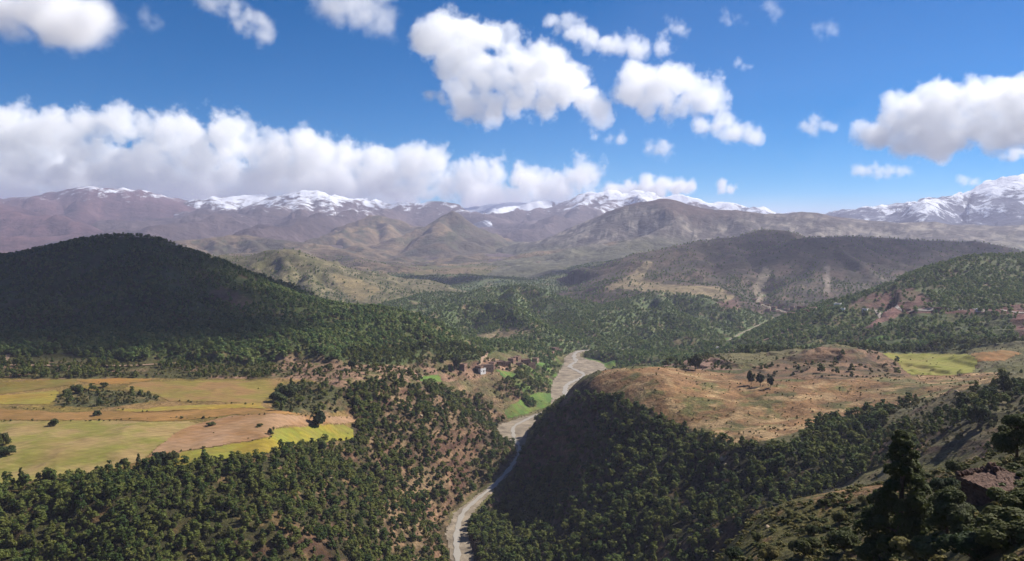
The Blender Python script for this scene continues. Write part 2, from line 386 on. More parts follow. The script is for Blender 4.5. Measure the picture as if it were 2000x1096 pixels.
HILLS = [
    Hill('wooded_hill', [[(-420, 470, 1500), (-150, 505, 1350), (0, 501, 1290), (60, 490, 1260), (140, 474, 1230), (220, 464, 1200), (290, 463, 1190), (335, 474, 1175), (380, 505, 1150), (435, 543, 1110),
                          (500, 568, 1060), (600, 592, 1010), (680, 602, 1000), (760, 608, 1000), (830, 628, 1010), (890, 650, 1030), (950, 684, 1050)],
                         [(290, 463, 1190), (330, 560, 1010), (380, 650, 880), (400, 700, 800)], [(600, 592, 1010), (640, 650, 900), (660, 690, 830)]],
         430, 78, 1.12, 0.30, 130, seed=1, ymin=690, spur=0.5, cover='wood', label='long dark green wooded hill rising behind the yellow fields'),
    Hill('scrubby_hill', [[(380, 512, 2650), (430, 500, 2600), (490, 500, 2550), (550, 486, 2480), (600, 505, 2400), (645, 533, 2300), (690, 560, 2200), (760, 590, 2050)],
                          [(550, 486, 2480), (560, 540, 2200), (600, 590, 1950)]],
         560, 30, 1.1, 0.35, 170, seed=2, rug=0.1, spurs=4, cover='scrub', label='pale scrub covered hill just behind the dark wooded hill'),
    Hill('low_wooded_hill', [[(820, 598, 1750), (900, 578, 1850), (1000, 558, 1950), (1080, 578, 1820), (1130, 612, 1620), (1165, 655, 1420)],
                             [(1000, 558, 1950), (1010, 608, 1620), (960, 650, 1400)]],
         200, 8, 1.0, 0.35, 120, seed=3, spurs=6, rug=.08, cover='wood2', label='low wooded hill in the valley between the river and the far plain'),
    Hill('low_wooded_hill', [[(1115, 660, 1400), (1165, 615, 1620), (1215, 592, 1760), (1290, 570, 1850), (1350, 578, 1800), (1420, 596, 1700)], [(1290, 570, 1850), (1300, 614, 1580), (1270, 642, 1450)]],
         190, 8, 1.0, 0.35, 120, seed=4, spurs=6, rug=.08, cover='wood2', label='low wooded hill beside the green terraces, below the tan hillside field'),
    Hill('low_wooded_hill', [[(1200, 712, 1220), (1240, 690, 1270), (1300, 668, 1330), (1370, 650, 1390), (1400, 660, 1400)]],
         140, 8, 1.0, 0.3, 80, seed=5, cover='wood2', label='small wooded spur right behind the river bend'),
    Hill('low_wooded_hill', [[(940, 655, 1430), (990, 648, 1400), (1040, 662, 1350), (1070, 684, 1290)]],
         140, 10, 1.0, 0.3, 80, seed=6, cover='wood2', label='small dark wooded knoll above the village by the river'),
    Hill('dark_hill', [[(1110, 570, 2500), (1180, 540, 2500), (1260, 500, 2600), (1330, 482, 2700), (1410, 464, 2800), (1480, 450, 2880), (1530, 453, 2900), (1580, 470, 3000)],
                       [(1410, 464, 2800), (1440, 500, 2520), (1470, 545, 2270)], [(1330, 482, 2700), (1350, 530, 2350)]],
         620, 22, 1.05, 0.30, 190, seed=7, rug=0.07, spurs=4, cover='dark', label='dark wooded hill with a tan field on its left foot'),
    Hill('dark_hill', [[(1500, 540, 2300), (1530, 500, 2420), (1570, 467, 2560), (1640, 463, 2650), (1720, 467, 2700), (1820, 472, 2750), (1900, 474, 2800), (1960, 486, 2800), (2060, 515, 2850), (2300, 520, 2900)],
                       [(1640, 463, 2650), (1600, 520, 2300), (1580, 565, 2080)], [(1820, 472, 2750), (1760, 530, 2300)]],
         680, 22, 1.05, 0.30, 210, seed=8, rug=0.07, spurs=5, cover='dark', label='broad dark purplish hill behind the upper village with pale scree streaks'),
    Hill('wooded_hill', [[(1640, 602, 1250), (1690, 582, 1280), (1750, 556, 1310), (1810, 531, 1340), (1870, 510, 1370), (1930, 500, 1400), (2000, 498, 1430), (2150, 470, 1500), (2400, 450, 1500)],
                         [(1930, 500, 1400), (1900, 560, 1200)]],
         330, 80, 1.1, 0.22, 130, seed=9, cover='wood', label='green wooded hill above the straight road at the right edge'),
    Hill('low_wooded_hill', [[(840, 614, 1500), (900, 596, 1580), (960, 590, 1600), (1010, 606, 1500), (1050, 640, 1370)]],
         130, 10, 1.0, 0.3, 90, seed=24, spurs=4, cover='wood2', label='rounded wooded hillock behind the right tip of the long wooded hill'),
    Hill('low_wooded_hill', [[(1150, 645, 1440), (1200, 618, 1520), (1260, 606, 1570), (1320, 612, 1540), (1360, 638, 1430)]],
         130, 10, 1.0, 0.3, 90, seed=25, spurs=4, cover='wood2', label='rounded wooded hillock above the river bend'),
    Hill('low_wooded_hill', [[(1050, 602, 1800), (1100, 586, 1900), (1150, 592, 1880), (1190, 610, 1750)]],
         140, 12, 1.0, 0.3, 90, seed=26, spurs=3, cover='wood2', label='middle wooded hillock between the two low wooded hills'),
    Hill('low_wooded_hill', [[(760, 596, 1900), (820, 578, 2050), (880, 572, 2150), (950, 585, 2050)]],
         170, 14, 1.0, 0.3, 100, seed=27, spurs=4, cover='wood2', label='wooded hillock behind the tail of the long wooded hill'),
    Hill('low_wooded_hill', [[(1440, 672, 1200), (1490, 650, 1290), (1550, 634, 1330), (1610, 618, 1350)]],
         120, 30, 1.0, 0.3, 80, seed=28, spurs=3, cover='wood2', label='wooded rib running down from the white houses'),
    Hill('low_wooded_hill', [[(700, 566, 2650), (760, 552, 2800), (840, 540, 2950), (920, 538, 2950), (990, 550, 2750), (1050, 572, 2450)], [(840, 540, 2950), (850, 575, 2450)]],
         420, 22, 1.0, 0.45, 170, seed=20, spurs=4, rug=.1, cover='wood2', label='dark wooded rise in the middle of the valley plain'),
    Hill('low_wooded_hill', [[(1040, 560, 2700), (1090, 535, 3100), (1150, 520, 3300), (1210, 508, 3450), (1260, 505, 3500)], [(1150, 520, 3300), (1130, 550, 2800)]],
         420, 22, 1.0, 0.45, 170, seed=21, spurs=4, rug=.1, cover='wood2', label='wooded spur left of the tan hillside field'),
    Hill('barren_hill', [[(420, 500, 3900), (520, 492, 4100), (620, 497, 4000), (700, 508, 3800), (760, 520, 3500)]],
         560, 25, 1.0, 0.5, 210, seed=22, spurs=5, rug=.15, cover='barren', label='low tan ridge just behind the scrub covered hill'),
    Hill('barren_hill', [[(960, 512, 4400), (1030, 498, 4600), (1090, 488, 4700), (1160, 478, 4800), (1230, 470, 4900)]],
         640, 28, 1.0, 0.5, 230, seed=23, spurs=5, rug=.15, cover='barren', label='tan ridge at the left foot of the brown dome'),
    Hill('stony_ridge', [[(1010, 505, 5000), (1080, 482, 5200), (1140, 460, 5500), (1190, 432, 5800), (1240, 402, 6000), (1300, 388, 6050), (1350, 396, 6050), (1420, 410, 6100), (1500, 416, 6300), (1545, 422, 6400), (1575, 415, 6200),
                          (1640, 424, 6000), (1720, 432, 5800), (1850, 436, 5700), (1950, 440, 5700), (2150, 440, 5700), (2400, 440, 5700)],
                         [(1300, 388, 6050), (1310, 440, 5000), (1200, 480, 4200)], [(1575, 415, 6200), (1500, 450, 5000)], [(1850, 436, 5700), (1880, 462, 4600)]],
         2100, 40, 1.35, 0.30, 500, seed=10, rug=0.077, spurs=9, cover='stony', label='brown domed ridge with pale stony slopes below the blue sky'),
    Hill('barren_hill', [[(560, 500, 6000), (640, 470, 6800), (700, 442, 7800), (745, 422, 8400), (790, 440, 8300), (850, 465, 8000)],
                         [(690, 505, 5600), (760, 480, 6200), (780, 470, 6600), (820, 445, 6900), (868, 418, 7200), (905, 425, 7100), (960, 462, 6800), (1030, 496, 6400)], [(868, 418, 7200), (850, 480, 5900)]],
         2000, 30, 1.05, 0.45, 480, seed=11, rug=.16, spurs=10, cover='barren', label='hazy barren brown hills in the middle of the far valley'),
    Hill('barren_hill', [[(100, 490, 5600), (250, 478, 5500), (380, 466, 5600), (480, 462, 5700), (580, 474, 5400), (680, 494, 4900), (780, 516, 4300)], [(820, 516, 4400), (900, 502, 4800), (970, 500, 5000), (1040, 508, 4800)], [(480, 462, 5700), (520, 500, 4500)]],
         1000, 25, 1.0, 0.5, 300, seed=12, rug=.16, spurs=10, cover='barren', label='low hazy tan foothills on the far left of the valley'),
    Hill('purple_mountain', [[(-500, 380, 10500), (-300, 378, 10000), (-100, 385, 9600), (0, 398, 9400), (60, 415, 9200), (130, 445, 8800), (190, 470, 8300)]],
         4200, 60, 1.0, 0.4, 900, seed=13, rug=0.149, spurs=6, crest_noise=0.02, cover='purple', label='bare purple mountainside running down from the left edge'),
    Hill('snowy_mountain', [[(-300, 375, 15000), (0, 391, 14500), (60, 385, 14200), (120, 380, 14000), (165, 372, 13600), (215, 368, 13200), (270, 377, 12900), (310, 395, 12500), (400, 425, 11600), (480, 445, 10800)],
                            [(215, 368, 13200), (240, 430, 11200)]],
         6200, 80, 1.0, 0.4, 1100, seed=14, rug=0.178, spurs=8, crest_noise=0.02, cover='snow_low', label='purple mountain with a blunt top and thin snow, highest at the far left'),
    Hill('snowy_mountain', [[(300, 398, 15750), (380, 396, 15300), (450, 392, 14850), (520, 388, 14400), (580, 392, 14220), (625, 385, 13860), (655, 376, 13500), (690, 386, 13500), (760, 396, 13500), (800, 402, 13680), (840, 396, 13500), (880, 404, 13050), (930, 430, 12420), (970, 455, 11700)],
                            [(655, 376, 13500), (640, 420, 11700)], [(520, 388, 14400), (560, 430, 12150)], [(840, 396, 13500), (870, 440, 11700)]],
         7000, 90, 1.05, 0.45, 1100, seed=15, rug=0.208, spurs=12, crest_noise=0.02, cover='snow', label='snow streaked mountain range under the long cloud bank'),
    Hill('snowy_mountain', [[(860, 412, 15960), (930, 404, 15960), (990, 398, 15580), (1040, 392, 15200), (1090, 402, 15200), (1150, 410, 15200)]],
         5000, 100, 1.25, 0.5, 1100, seed=16, rug=0.208, spurs=6, crest_noise=0.02, cover='snow_blue', label='farthest bluish snow mountain in the gap at the head of the valley'),
    Hill('snowy_mountain', [[(960, 470, 11500), (1020, 440, 12200), (1070, 415, 12800), (1120, 396, 13400), (1165, 380, 13800), (1190, 374, 14000), (1225, 379, 14200), (1255, 376, 14500), (1300, 395, 15000), (1400, 420, 15000)],
                            [(1190, 374, 14000), (1150, 425, 12000)]],
         5200, 80, 1.05, 0.42, 1000, seed=17, rug=0.208, spurs=8, crest_noise=0.02, cover='snow', label='sharp snow capped peak just left of the brown dome'),
    Hill('snowy_mountain', [[(1240, 400, 15840), (1300, 384, 15840), (1345, 390, 15840), (1380, 398, 15840), (1430, 398, 15840), (1470, 408, 16200), (1560, 418, 17280), (1620, 420, 17280)]],
         4500, 100, 1.2, 0.5, 1100, seed=18, rug=0.186, spurs=6, crest_noise=0.02, cover='snow_blue', label='blue snowy tops peeping out behind the brown dome'),
    Hill('snowy_mountain', [[(1560, 424, 12250), (1640, 420, 12250), (1700, 410, 11900), (1760, 400, 11900), (1800, 391, 11550), (1860, 378, 11550), (1920, 364, 11200), (1970, 350, 11200), (2030, 342, 11200), (2200, 345, 11200), (2500, 360, 11200)],
                            [(1860, 378, 11550), (1820, 425, 9450)], [(2030, 340, 11200), (1960, 400, 9450)]],
         5200, 90, 1.0, 0.4, 900, seed=19, rug=0.193, spurs=10, crest_noise=0.02, cover='snow_blue2', label='big blue mountain with broken snow at the right edge'),
]

def hills_z(x, y, g=None):
    z = np.full(x.shape, -1e9)
    for h in HILLS:
        m = (x > h.x0) & (x < h.x1) & (y > h.y0) & (y < h.y1)
        if m.any():
            z[m] = np.maximum(z[m], h.height(x[m], y[m], None if g is None else g[m]))
    return z

def land_z(x, y):
    x, y = np.asarray(x, float), np.asarray(y, float)
    g = ground_z(x, y)
    return np.maximum(g, hills_z(x, y, g))

# ------------------------------------------------------------------ materials
def srgb(r, g, b):
    f = lambda c: (c / 255 / 12.92) if c / 255 <= 0.04045 else ((c / 255 + 0.055) / 1.055) ** 2.4
    return np.array([f(r), f(g), f(b)])

def photo(r, g, b, light=2.02):
    """base colour of a surface that shows as r,g,b where the sun strikes it"""
    return np.clip(srgb(r, g, b) / light, 0.005, 0.85)

def new_mat(name):
    m = bpy.data.materials.new(name)
    m.use_nodes = True
    nt = m.node_tree
    b = nt.nodes['Principled BSDF']
    b.inputs['Specular IOR Level'].default_value = 0.15
    b.inputs['Roughness'].default_value = 0.9
    return m, nt, b

def N(nt, typ, **kw):
    n = nt.nodes.new(typ)
    for k, v in kw.items():
        setattr(n, k, v)
    return n

def noise_node(nt, scale, detail=6, rough=0.6, coords=None):
    t = N(nt, 'ShaderNodeTexNoise')
    t.inputs['Scale'].default_value = scale
    t.inputs['Detail'].default_value = detail
    t.inputs['Roughness'].default_value = rough
    if coords is not None:
        nt.links.new(coords, t.inputs['Vector'])
    return t

def land_material(name, scales, contrast, bump, bump_scale, snow=False):
    """surface colours kept on the mesh, broken up by world-space noise, with relief"""
    m, nt, b = new_mat(name)
    L = nt.links
    at_ = N(nt, 'ShaderNodeAttribute', attribute_name='albedo')
    geo = N(nt, 'ShaderNodeNewGeometry')
    col = at_.outputs['Color']
    for sc, ct in zip(scales, contrast):
        n = noise_node(nt, sc, 5, 0.62, geo.outputs['Position'])
        mr = N(nt, 'ShaderNodeMapRange')
        mr.inputs['From Min'].default_value, mr.inputs['From Max'].default_value = 0.3, 0.7
        mr.inputs['To Min'].default_value, mr.inputs['To Max'].default_value = 1 - ct, 1 + ct
        L.new(n.outputs['Fac'], mr.inputs['Value'])
        mul = N(nt, 'ShaderNodeVectorMath', operation='SCALE')
        L.new(col, mul.inputs[0])
        L.new(mr.outputs['Result'], mul.inputs['Scale'])
        col = mul.outputs['Vector']
    if snow:                                                # snow lies in patches where the height allows it
        sa = N(nt, 'ShaderNodeAttribute', attribute_name='snow')
        s1 = noise_node(nt, .008, 9, .72, geo.outputs['Position'])
        s2 = N(nt, 'ShaderNodeMath', operation='MULTIPLY_ADD')
        L.new(s1.outputs['Fac'], s2.inputs[0])
        s2.inputs[1].default_value = 1.6
        L.new(sa.outputs['Fac'], s2.inputs[2])
        sm = N(nt, 'ShaderNodeMapRange')
        sm.inputs['From Min'].default_value, sm.inputs['From Max'].default_value = 1.27, 1.42
        L.new(s2.outputs['Value'], sm.inputs['Value'])
        mxs = N(nt, 'ShaderNodeMix', data_type='RGBA')
        mxs.inputs['B'].default_value = (.66, .68, .73, 1)
        L.new(sm.outputs['Result'], mxs.inputs['Factor'])
        L.new(col, mxs.inputs['A'])
        col = mxs.outputs['Result']
    L.new(col, b.inputs['Base Color'])
    bn = noise_node(nt, bump_scale, 6, 0.65, geo.outputs['Position'])
    bp = N(nt, 'ShaderNodeBump')
    bp.inputs['Strength'].default_value = 0.8
    bp.inputs['Distance'].default_value = bump
    L.new(bn.outputs['Fac'], bp.inputs['Height'])
    L.new(bp.outputs['Normal'], b.inputs['Normal'])
    return m

def plain_material(name, color, rough=0.9, scale=0.5, contrast=0.25, bump=0.0, spec=0.15, tint=None):
    m, nt, b = new_mat(name)
    L = nt.links
    geo = N(nt, 'ShaderNodeNewGeometry')
    n = noise_node(nt, scale, 6, 0.65, geo.outputs['Position'])
    ramp = N(nt, 'ShaderNodeMix', data_type='RGBA')
    c = np.asarray(color)
    c2 = np.asarray(tint) if tint is not None else c * (1 + contrast)
    ramp.inputs['A'].default_value = (*np.clip(c * (1 - contrast), 0, 1), 1)
    ramp.inputs['B'].default_value = (*np.clip(c2, 0, 1), 1)
    mr = N(nt, 'ShaderNodeMapRange')
    mr.inputs['From Min'].default_value, mr.inputs['From Max'].default_value = 0.35, 0.65
    L.new(n.outputs['Fac'], mr.inputs['Value'])
    L.new(mr.outputs['Result'], ramp.inputs['Factor'])
    L.new(ramp.outputs['Result'], b.inputs['Base Color'])
    b.inputs['Roughness'].default_value = rough
    b.inputs['Specular IOR Level'].default_value = spec
    if bump:
        bp = N(nt, 'ShaderNodeBump')
        bp.inputs['Distance'].default_value = bump
        n2 = noise_node(nt, scale * 4, 5, 0.65, geo.outputs['Position'])
        L.new(n2.outputs['Fac'], bp.inputs['Height'])
        L.new(bp.outputs['Normal'], b.inputs['Normal'])
    return m

def foliage_material(name, dark, light, spread=0.35, trans=0.25):
    m, nt, b = new_mat(name)
    L = nt.links
    oi = N(nt, 'ShaderNodeObjectInfo')
    geo = N(nt, 'ShaderNodeNewGeometry')
    n = noise_node(nt, 0.55, 3, 0.6, geo.outputs['Position'])
    ad = N(nt, 'ShaderNodeMath', operation='MULTIPLY_ADD')
    L.new(oi.outputs['Random'], ad.inputs[0])
    ad.inputs[1].default_value = 0.9
    sb = N(nt, 'ShaderNodeMath', operation='SUBTRACT')
    L.new(n.outputs['Fac'], sb.inputs[0])
    sb.inputs[1].default_value = 0.35
    L.new(sb.outputs['Value'], ad.inputs[2])
    mx = N(nt, 'ShaderNodeValToRGB')
    dk, lt = np.array(dark), np.array(light)
    el = mx.color_ramp.elements
    el[0].position, el[0].color = .05, (*dk, 1)
    el[1].position, el[1].color = .70, (*lt, 1)
    e = el.new(.32)
    e.color = (*(dk * .55 + lt * .45) * np.array([.82, 1.0, .95]), 1)
    e = el.new(1.0)
    e.color = (*lt * np.array([1.10, 1.0, 1.0]), 1)
    L.new(ad.outputs['Value'], mx.inputs['Fac'])
    L.new(mx.outputs['Color'], b.inputs['Base Color'])
    b.inputs['Roughness'].default_value = 0.75
    tr = N(nt, 'ShaderNodeBsdfTranslucent')
    L.new(mx.outputs['Color'], tr.inputs['Color'])
    ms = N(nt, 'ShaderNodeMixShader')
    ms.inputs['Fac'].default_value = trans
    L.new(b.outputs['BSDF'], ms.inputs[1])
    L.new(tr.outputs['BSDF'], ms.inputs[2])
    L.new(ms.outputs['Shader'], nt.nodes['Material Output'].inputs['Surface'])
    return m

M_ground = land_material('earth_and_grass', (0.012, 0.07, 0.45), (0.2, 0.36, 0.45), 2.2, 0.22)
M_hill = land_material('hill_ground', (0.006, 0.035, 0.16), (0.2, 0.3, 0.3), 5.0, 0.06)
M_far = land_material('far_slopes', (0.0012, 0.006, 0.02), (0.18, 0.3, 0.35), 40.0, 0.008, snow=True)

# ------------------------------------------------------------------ mesh helpers
def mesh_obj(name, V, Fc, mat, parent=None, smooth=False, attrs=None):
    me = bpy.data.meshes.new(name)
    V = np.ascontiguousarray(V, dtype=np.float32)
    if isinstance(Fc, np.ndarray) and Fc.ndim == 2:
        k = Fc.shape[1]
        me.vertices.add(len(V))
        me.vertices.foreach_set('co', V.ravel())
        me.loops.add(Fc.size)
        me.loops.foreach_set('vertex_index', Fc.astype(np.int32).ravel())
        me.polygons.add(len(Fc))
        me.polygons.foreach_set('loop_start', np.arange(0, Fc.size, k, dtype=np.int32))
        me.update(calc_edges=True)
    else:
        me.from_pydata([tuple(map(float, v)) for v in V], [], Fc)
        me.update()
    if smooth:
        me.polygons.foreach_set('use_smooth', np.ones(len(me.polygons), dtype=bool))
    if attrs:
        for an, arr in attrs.items():
            a = me.attributes.new(an, 'FLOAT_COLOR', 'POINT')
            rgba = np.c_[arr, np.ones(len(arr))].astype(np.float32)
            a.data.foreach_set('color', rgba.ravel())
    if mat:
        me.materials.append(mat)
    o = bpy.data.objects.new(name, me)
    COL.objects.link(o)
    o.parent = parent
    return o

def grid_faces(nr, nc, keep=None):
    i = np.arange(nr - 1)[:, None] * nc + np.arange(nc - 1)[None, :]
    Fq = np.stack([i, i + 1, i + nc + 1, i + nc], -1).reshape(-1, 4)
    if keep is not None:
        Fq = Fq[keep.ravel()]
    return Fq

def compact(V, Fq, *arrs):
    used = np.unique(Fq)
    remap = np.full(len(V), -1)
    remap[used] = np.arange(len(used))
    return (V[used], remap[Fq]) + tuple(a[used] for a in arrs)

def inpoly(px, py, poly):
    P = np.asarray(poly, float)
    ins = np.zeros(np.shape(px), bool)
    x0, y0 = P[-1]
    for x1, y1 in P:
        c = ((y1 > py) != (y0 > py)) & (px < (x0 - x1) * (py - y1) / (y0 - y1 + 1e-12) + x1)
        ins ^= c
        x0, y0 = x1, y1
    return ins

# ------------------------------------------------------------------ land cover
C = dict(
    forest_floor=np.array([.105, .078, .045]), scrub=photo(128, 118, 78), tan=photo(186, 150, 108), rock=photo(160, 128, 100), red=photo(140, 92, 80),
    meadow=photo(164, 124, 82), meadow_green=photo(124, 118, 66), olive=photo(112, 108, 62), grass=photo(118, 116, 66), pink=photo(176, 140, 112), wood_mid=photo(104, 116, 66))
ZONES = {
    'left_wood': ([(-500, 938), (0, 938), (150, 933), (270, 915), (350, 908), (500, 884), (600, 862), (682, 845), (690, 790), (660, 775), (690, 750), (780, 738), (840, 745), (900, 770), (800, 830), (760, 900), (760, 1000), (860, 1096), (880, 1500), (-500, 1500)], 240, 720),
    'gorge_left': ([(720, 860), (760, 775), (840, 750), (940, 775), (990, 815), (1015, 860), (1005, 905), (900, 985), (872, 1010), (895, 1110), (780, 1096), (730, 960)], 420, 900),
    'right_wood': ([(1018, 870), (1040, 825), (1080, 790), (1130, 764), (1200, 772), (1260, 800), (1340, 828), (1420, 862), (1480, 868), (1555, 868), (1580, 835), (1640, 815), (1740, 795), (1790, 800), (1740, 870), (1700, 910), (1650, 950), (1480, 1012), (1380, 1096), (1300, 1500), (900, 1500), (912, 1096), (905, 1030), (1005, 930)], 200, 800),
    'meadow': ([(1180, 722), (1300, 716), (1420, 728), (1560, 738), (1950, 728), (1990, 740), (1900, 770), (1800, 790), (1620, 818), (1540, 852), (1430, 868), (1330, 830), (1240, 790), (1190, 775), (1140, 758)], 440, 760),
    'mound': ([(1420, 740), (1500, 708), (1600, 678), (1700, 682), (1760, 700), (1780, 735), (1560, 742)], 600, 850),
    'right_slope': ([(1740, 795), (1850, 770), (1960, 742), (2300, 720), (2300, 900), (1900, 885), (1800, 905), (1700, 915)], 220, 520),
    'near_ridge': ([(1380, 1100), (1470, 1000), (1700, 930), (1850, 890), (2300, 840), (2300, 1600), (1200, 1600)], 0, 200),
    'left_hedge': ([(-300, 700), (540, 712), (545, 742), (360, 745), (230, 738), (-300, 748)], 640, 900),
    'tail_wood': ([(540, 640), (960, 655), (965, 688), (930, 704), (840, 712), (700, 712), (640, 702), (540, 700)], 700, 1300),
    'terrace_left': ([(540, 690), (700, 712), (900, 718), (960, 700), (1020, 720), (900, 745), (800, 745), (690, 755), (640, 780), (560, 780), (530, 740)], 600, 1250),
    'plateau': ([(-500, 740), (600, 740), (700, 780), (690, 850), (560, 880), (280, 915), (0, 940), (-500, 960)], 380, 860),
    'scrub_patch': ([(105, 770), (200, 764), (300, 766), (312, 783), (230, 796), (110, 793)], 480, 760),
    'scrub_patch2': ([(535, 752), (600, 745), (690, 762), (690, 800), (620, 811), (530, 802)], 480, 800),
    'river_wood': ([(1000, 730), (1080, 690), (1110, 720), (1090, 770), (1040, 770), (980, 790), (960, 760)], 850, 1400),
    'below_road': ([(1420, 700), (1560, 625), (1640, 610), (2300, 610), (2300, 672), (1850, 688), (1700, 690), (1600, 676), (1500, 705), (1430, 735)], 820, 1250),
    'red_cut': ([(1640, 612), (1760, 606), (1750, 620), (1700, 640), (1640, 645)], 950, 1250),
    'red_cut2': ([(1975, 612), (2300, 610), (2300, 680), (1990, 660)], 800, 1150),
    'upper_bank': ([(1590, 610), (1650, 580), (1760, 560), (1830, 596), (2300, 590), (2300, 612), (1640, 612)], 980, 1300),
    'village_up': ([(1460, 575), (1560, 595), (1590, 612), (1530, 622), (1480, 600)], 1500, 2500),
    'terraces': ([(1360, 650), (1420, 625), (1500, 612), (1560, 625), (1460, 660), (1400, 690), (1340, 690)], 1050, 2100),
    'pink_mid': ([(1290, 705), (1350, 690), (1430, 705), (1450, 725), (1380, 735), (1300, 722)], 700, 1100),
}

def zone_masks(x, y, z, k=1.0):
    px, py = project(x, y, z)
    r = np.hypot(x, y)
    wpx = F_PX / np.maximum(r, 50)
    jx = (5.0 * fbm(x, y, 40, 3, 301) + 2.2 * fbm(x, y, 9, 3, 303)) * wpx * k
    jy = (5.0 * fbm(x, y, 40, 3, 305) + 2.2 * fbm(x, y, 9, 3, 307)) * wpx * 0.35 * k
    out = {}
    for n, (poly, d0, d1) in ZONES.items():
        m = (y > d0) & (y < d1)
        res = np.zeros(x.shape, bool)
        if m.any():
            res[m] = inpoly((px + jx)[m], (py + jy)[m], poly)
        out[n] = res
    return out

def mixc(a, b, t):
    return a + (b - a) * t[:, None]

def ground_cover(x, y, z):
    n1, n2, n3 = fbm(x, y, 120, 4, 201), fbm(x, y, 28, 4, 203), fbm(x, y, 7, 3, 205)
    one = np.ones((len(x), 1))
    r = np.hypot(x, y)
    Z = zone_masks(x, y, z)
    col = mixc(C['olive'] * one, C['scrub'] * one, sstep(-.2, .3, n1 + .5 * n2))
    col = mixc(col, mixc(photo(116, 132, 84) * one, photo(160, 142, 106) * one, sstep(-.1, .3, fbm(x, y, 240, 4, 215) + .4 * n2)), sstep(1200, 1500, r))
    far = sstep(1800, 3600, r)
    col = mixc(col, mixc(C['olive'] * 1.1 * one, photo(150, 128, 92) * one, sstep(-.15, .25, fbm(x, y, 500, 5, 207))), far)
    def put(nm, ca, cb, t):
        m = Z[nm]
        if m.any():
            col[m] = mixc(ca * np.ones((m.sum(), 1)), cb * np.ones((m.sum(), 1)), t[m])
    put('left_hedge', C['olive'] * .8, C['pink'], sstep(.0, .5, n2))
    put('terrace_left', C['pink'], C['olive'], sstep(-.05, .35, n2 + .4 * n3))
    put('tail_wood', photo(96, 108, 60), photo(134, 116, 80), sstep(.0, .5, n2 + .5 * n3))
    put('plateau', photo(172, 138, 88), photo(150, 130, 66), sstep(-.3, .3, n1 + .6 * n2))
    put('scrub_patch', photo(104, 104, 66), photo(140, 124, 80), sstep(-.1, .4, n2 + .5 * n3))
    put('scrub_patch2', photo(96, 96, 58), photo(138, 118, 78), sstep(-.1, .4, n2 + .5 * n3))
    put('river_wood', C['olive'] * .7, photo(110, 140, 60), sstep(-.1, .3, n2))
    put('below_road', C['wood_mid'] * .8, C['olive'], sstep(-.1, .4, n2))
    put('upper_bank', photo(128, 96, 84), C['red'], sstep(-.2, .2, n2))
    put('red_cut', photo(164, 122, 104), photo(136, 96, 88), sstep(-.1, .2, n2))
    put('red_cut2', C['red'], photo(110, 80, 66), sstep(-.2, .2, n2))
    put('village_up', photo(166, 146, 122), photo(120, 110, 84), sstep(-.2, .3, n2))
    put('terraces', photo(96, 120, 62), C['olive'], sstep(-.15, .2, n2))
    put('pink_mid', photo(176, 140, 118), C['olive'], sstep(-.05, .3, n2))
    put('left_wood', photo(74, 72, 40), photo(140, 114, 76), sstep(.16, .5, n2 + .5 * n3))
    rockn = sstep(-.12, .25, n2 + .6 * n3)
    put('gorge_left', photo(94, 80, 54), photo(158, 132, 98), rockn)
    put('right_wood', photo(62, 62, 36), photo(112, 92, 60), sstep(.2, .5, n2 + .5 * n3))
    put('meadow', C['meadow'], C['meadow_green'], sstep(-.12, .32, n1 * .8 + n2 + .3 * n3))
    m = Z['meadow']
    col[m] = mixc(col[m], np.ones((m.sum(), 1)) * photo(198, 164, 116), sstep(.05, .35, fbm(x[m], y[m], 18, 4, 211) + .25 * sstep(560, 480, y[m])))
    put('mound', photo(118, 100, 66), photo(160, 124, 92), sstep(-.05, .4, n2 + sstep(30, 330, x) * .25))
    m = Z['mound']                                              # terrace lines along the contours
    band = np.abs(((z[m] + .5 * n2[m]) / 4.2) % 1 - .5)
    col[m] *= (1 - .45 * sstep(.12, .05, band))[:, None]
    m = Z['meadow']
    band = np.abs(((z[m] + 2.0 * n2[m]) / 2.6) % 1 - .5)
    col[m] *= (1 - .10 * sstep(.16, .04, band) * sstep(-.3, .3, n1[m]))[:, None]
    put('right_slope', photo(104, 98, 64), photo(132, 118, 84), sstep(-.1, .35, n2 + .5 * n3))
    put('near_ridge', photo(104, 98, 52), photo(158, 122, 84), sstep(.08, .35, n2 + .6 * fbm(x, y, 3, 3, 213)))
    # steep faces show the reddish rock
    return col, Z

# ------------------------------------------------------------------ the ground sheet
th_in = np.radians(np.linspace(-39, 39, 680))
th_out = np.radians(np.concatenate([np.linspace(39.6, 60, 30), np.linspace(63, 297, 66), np.linspace(300, 320.4, 30)]))
TH = np.concatenate([th_in, th_out, [th_in[0] + 2 * np.pi]])
RR = np.concatenate([np.geomspace(1.5, 60, 36)[:-1], np.geomspace(60, 330, 110)[:-1], np.geomspace(330, 1350, 470)[:-1], np.geomspace(1350, 4200, 170)[:-1], np.geomspace(4200, 60000, 60)])
GX, GY = np.sin(TH)[None, :] * RR[:, None], np.cos(TH)[None, :] * RR[:, None]
GZ = ground_z(GX, GY)
GZ[:, -1] = GZ[:, 0]
g_cols, g_zone = ground_cover(GX.ravel(), GY.ravel(), GZ.ravel())
gv = np.c_[GX.ravel(), GY.ravel(), GZ.ravel()]
gd = np.gradient(GZ, axis=0) / np.maximum(np.gradient(RR)[:, None], 1e-6)
gt = np.gradient(GZ, axis=1) / np.maximum(RR[:, None] * np.gradient(TH)[None, :], 1e-6)
g_slope = np.hypot(gd, gt).ravel()
_st = sstep(.62, .95, g_slope + .25 * fbm(gv[:, 0], gv[:, 1], 22, 3, 221)) * (np.hypot(gv[:, 0], gv[:, 1]) > 330)
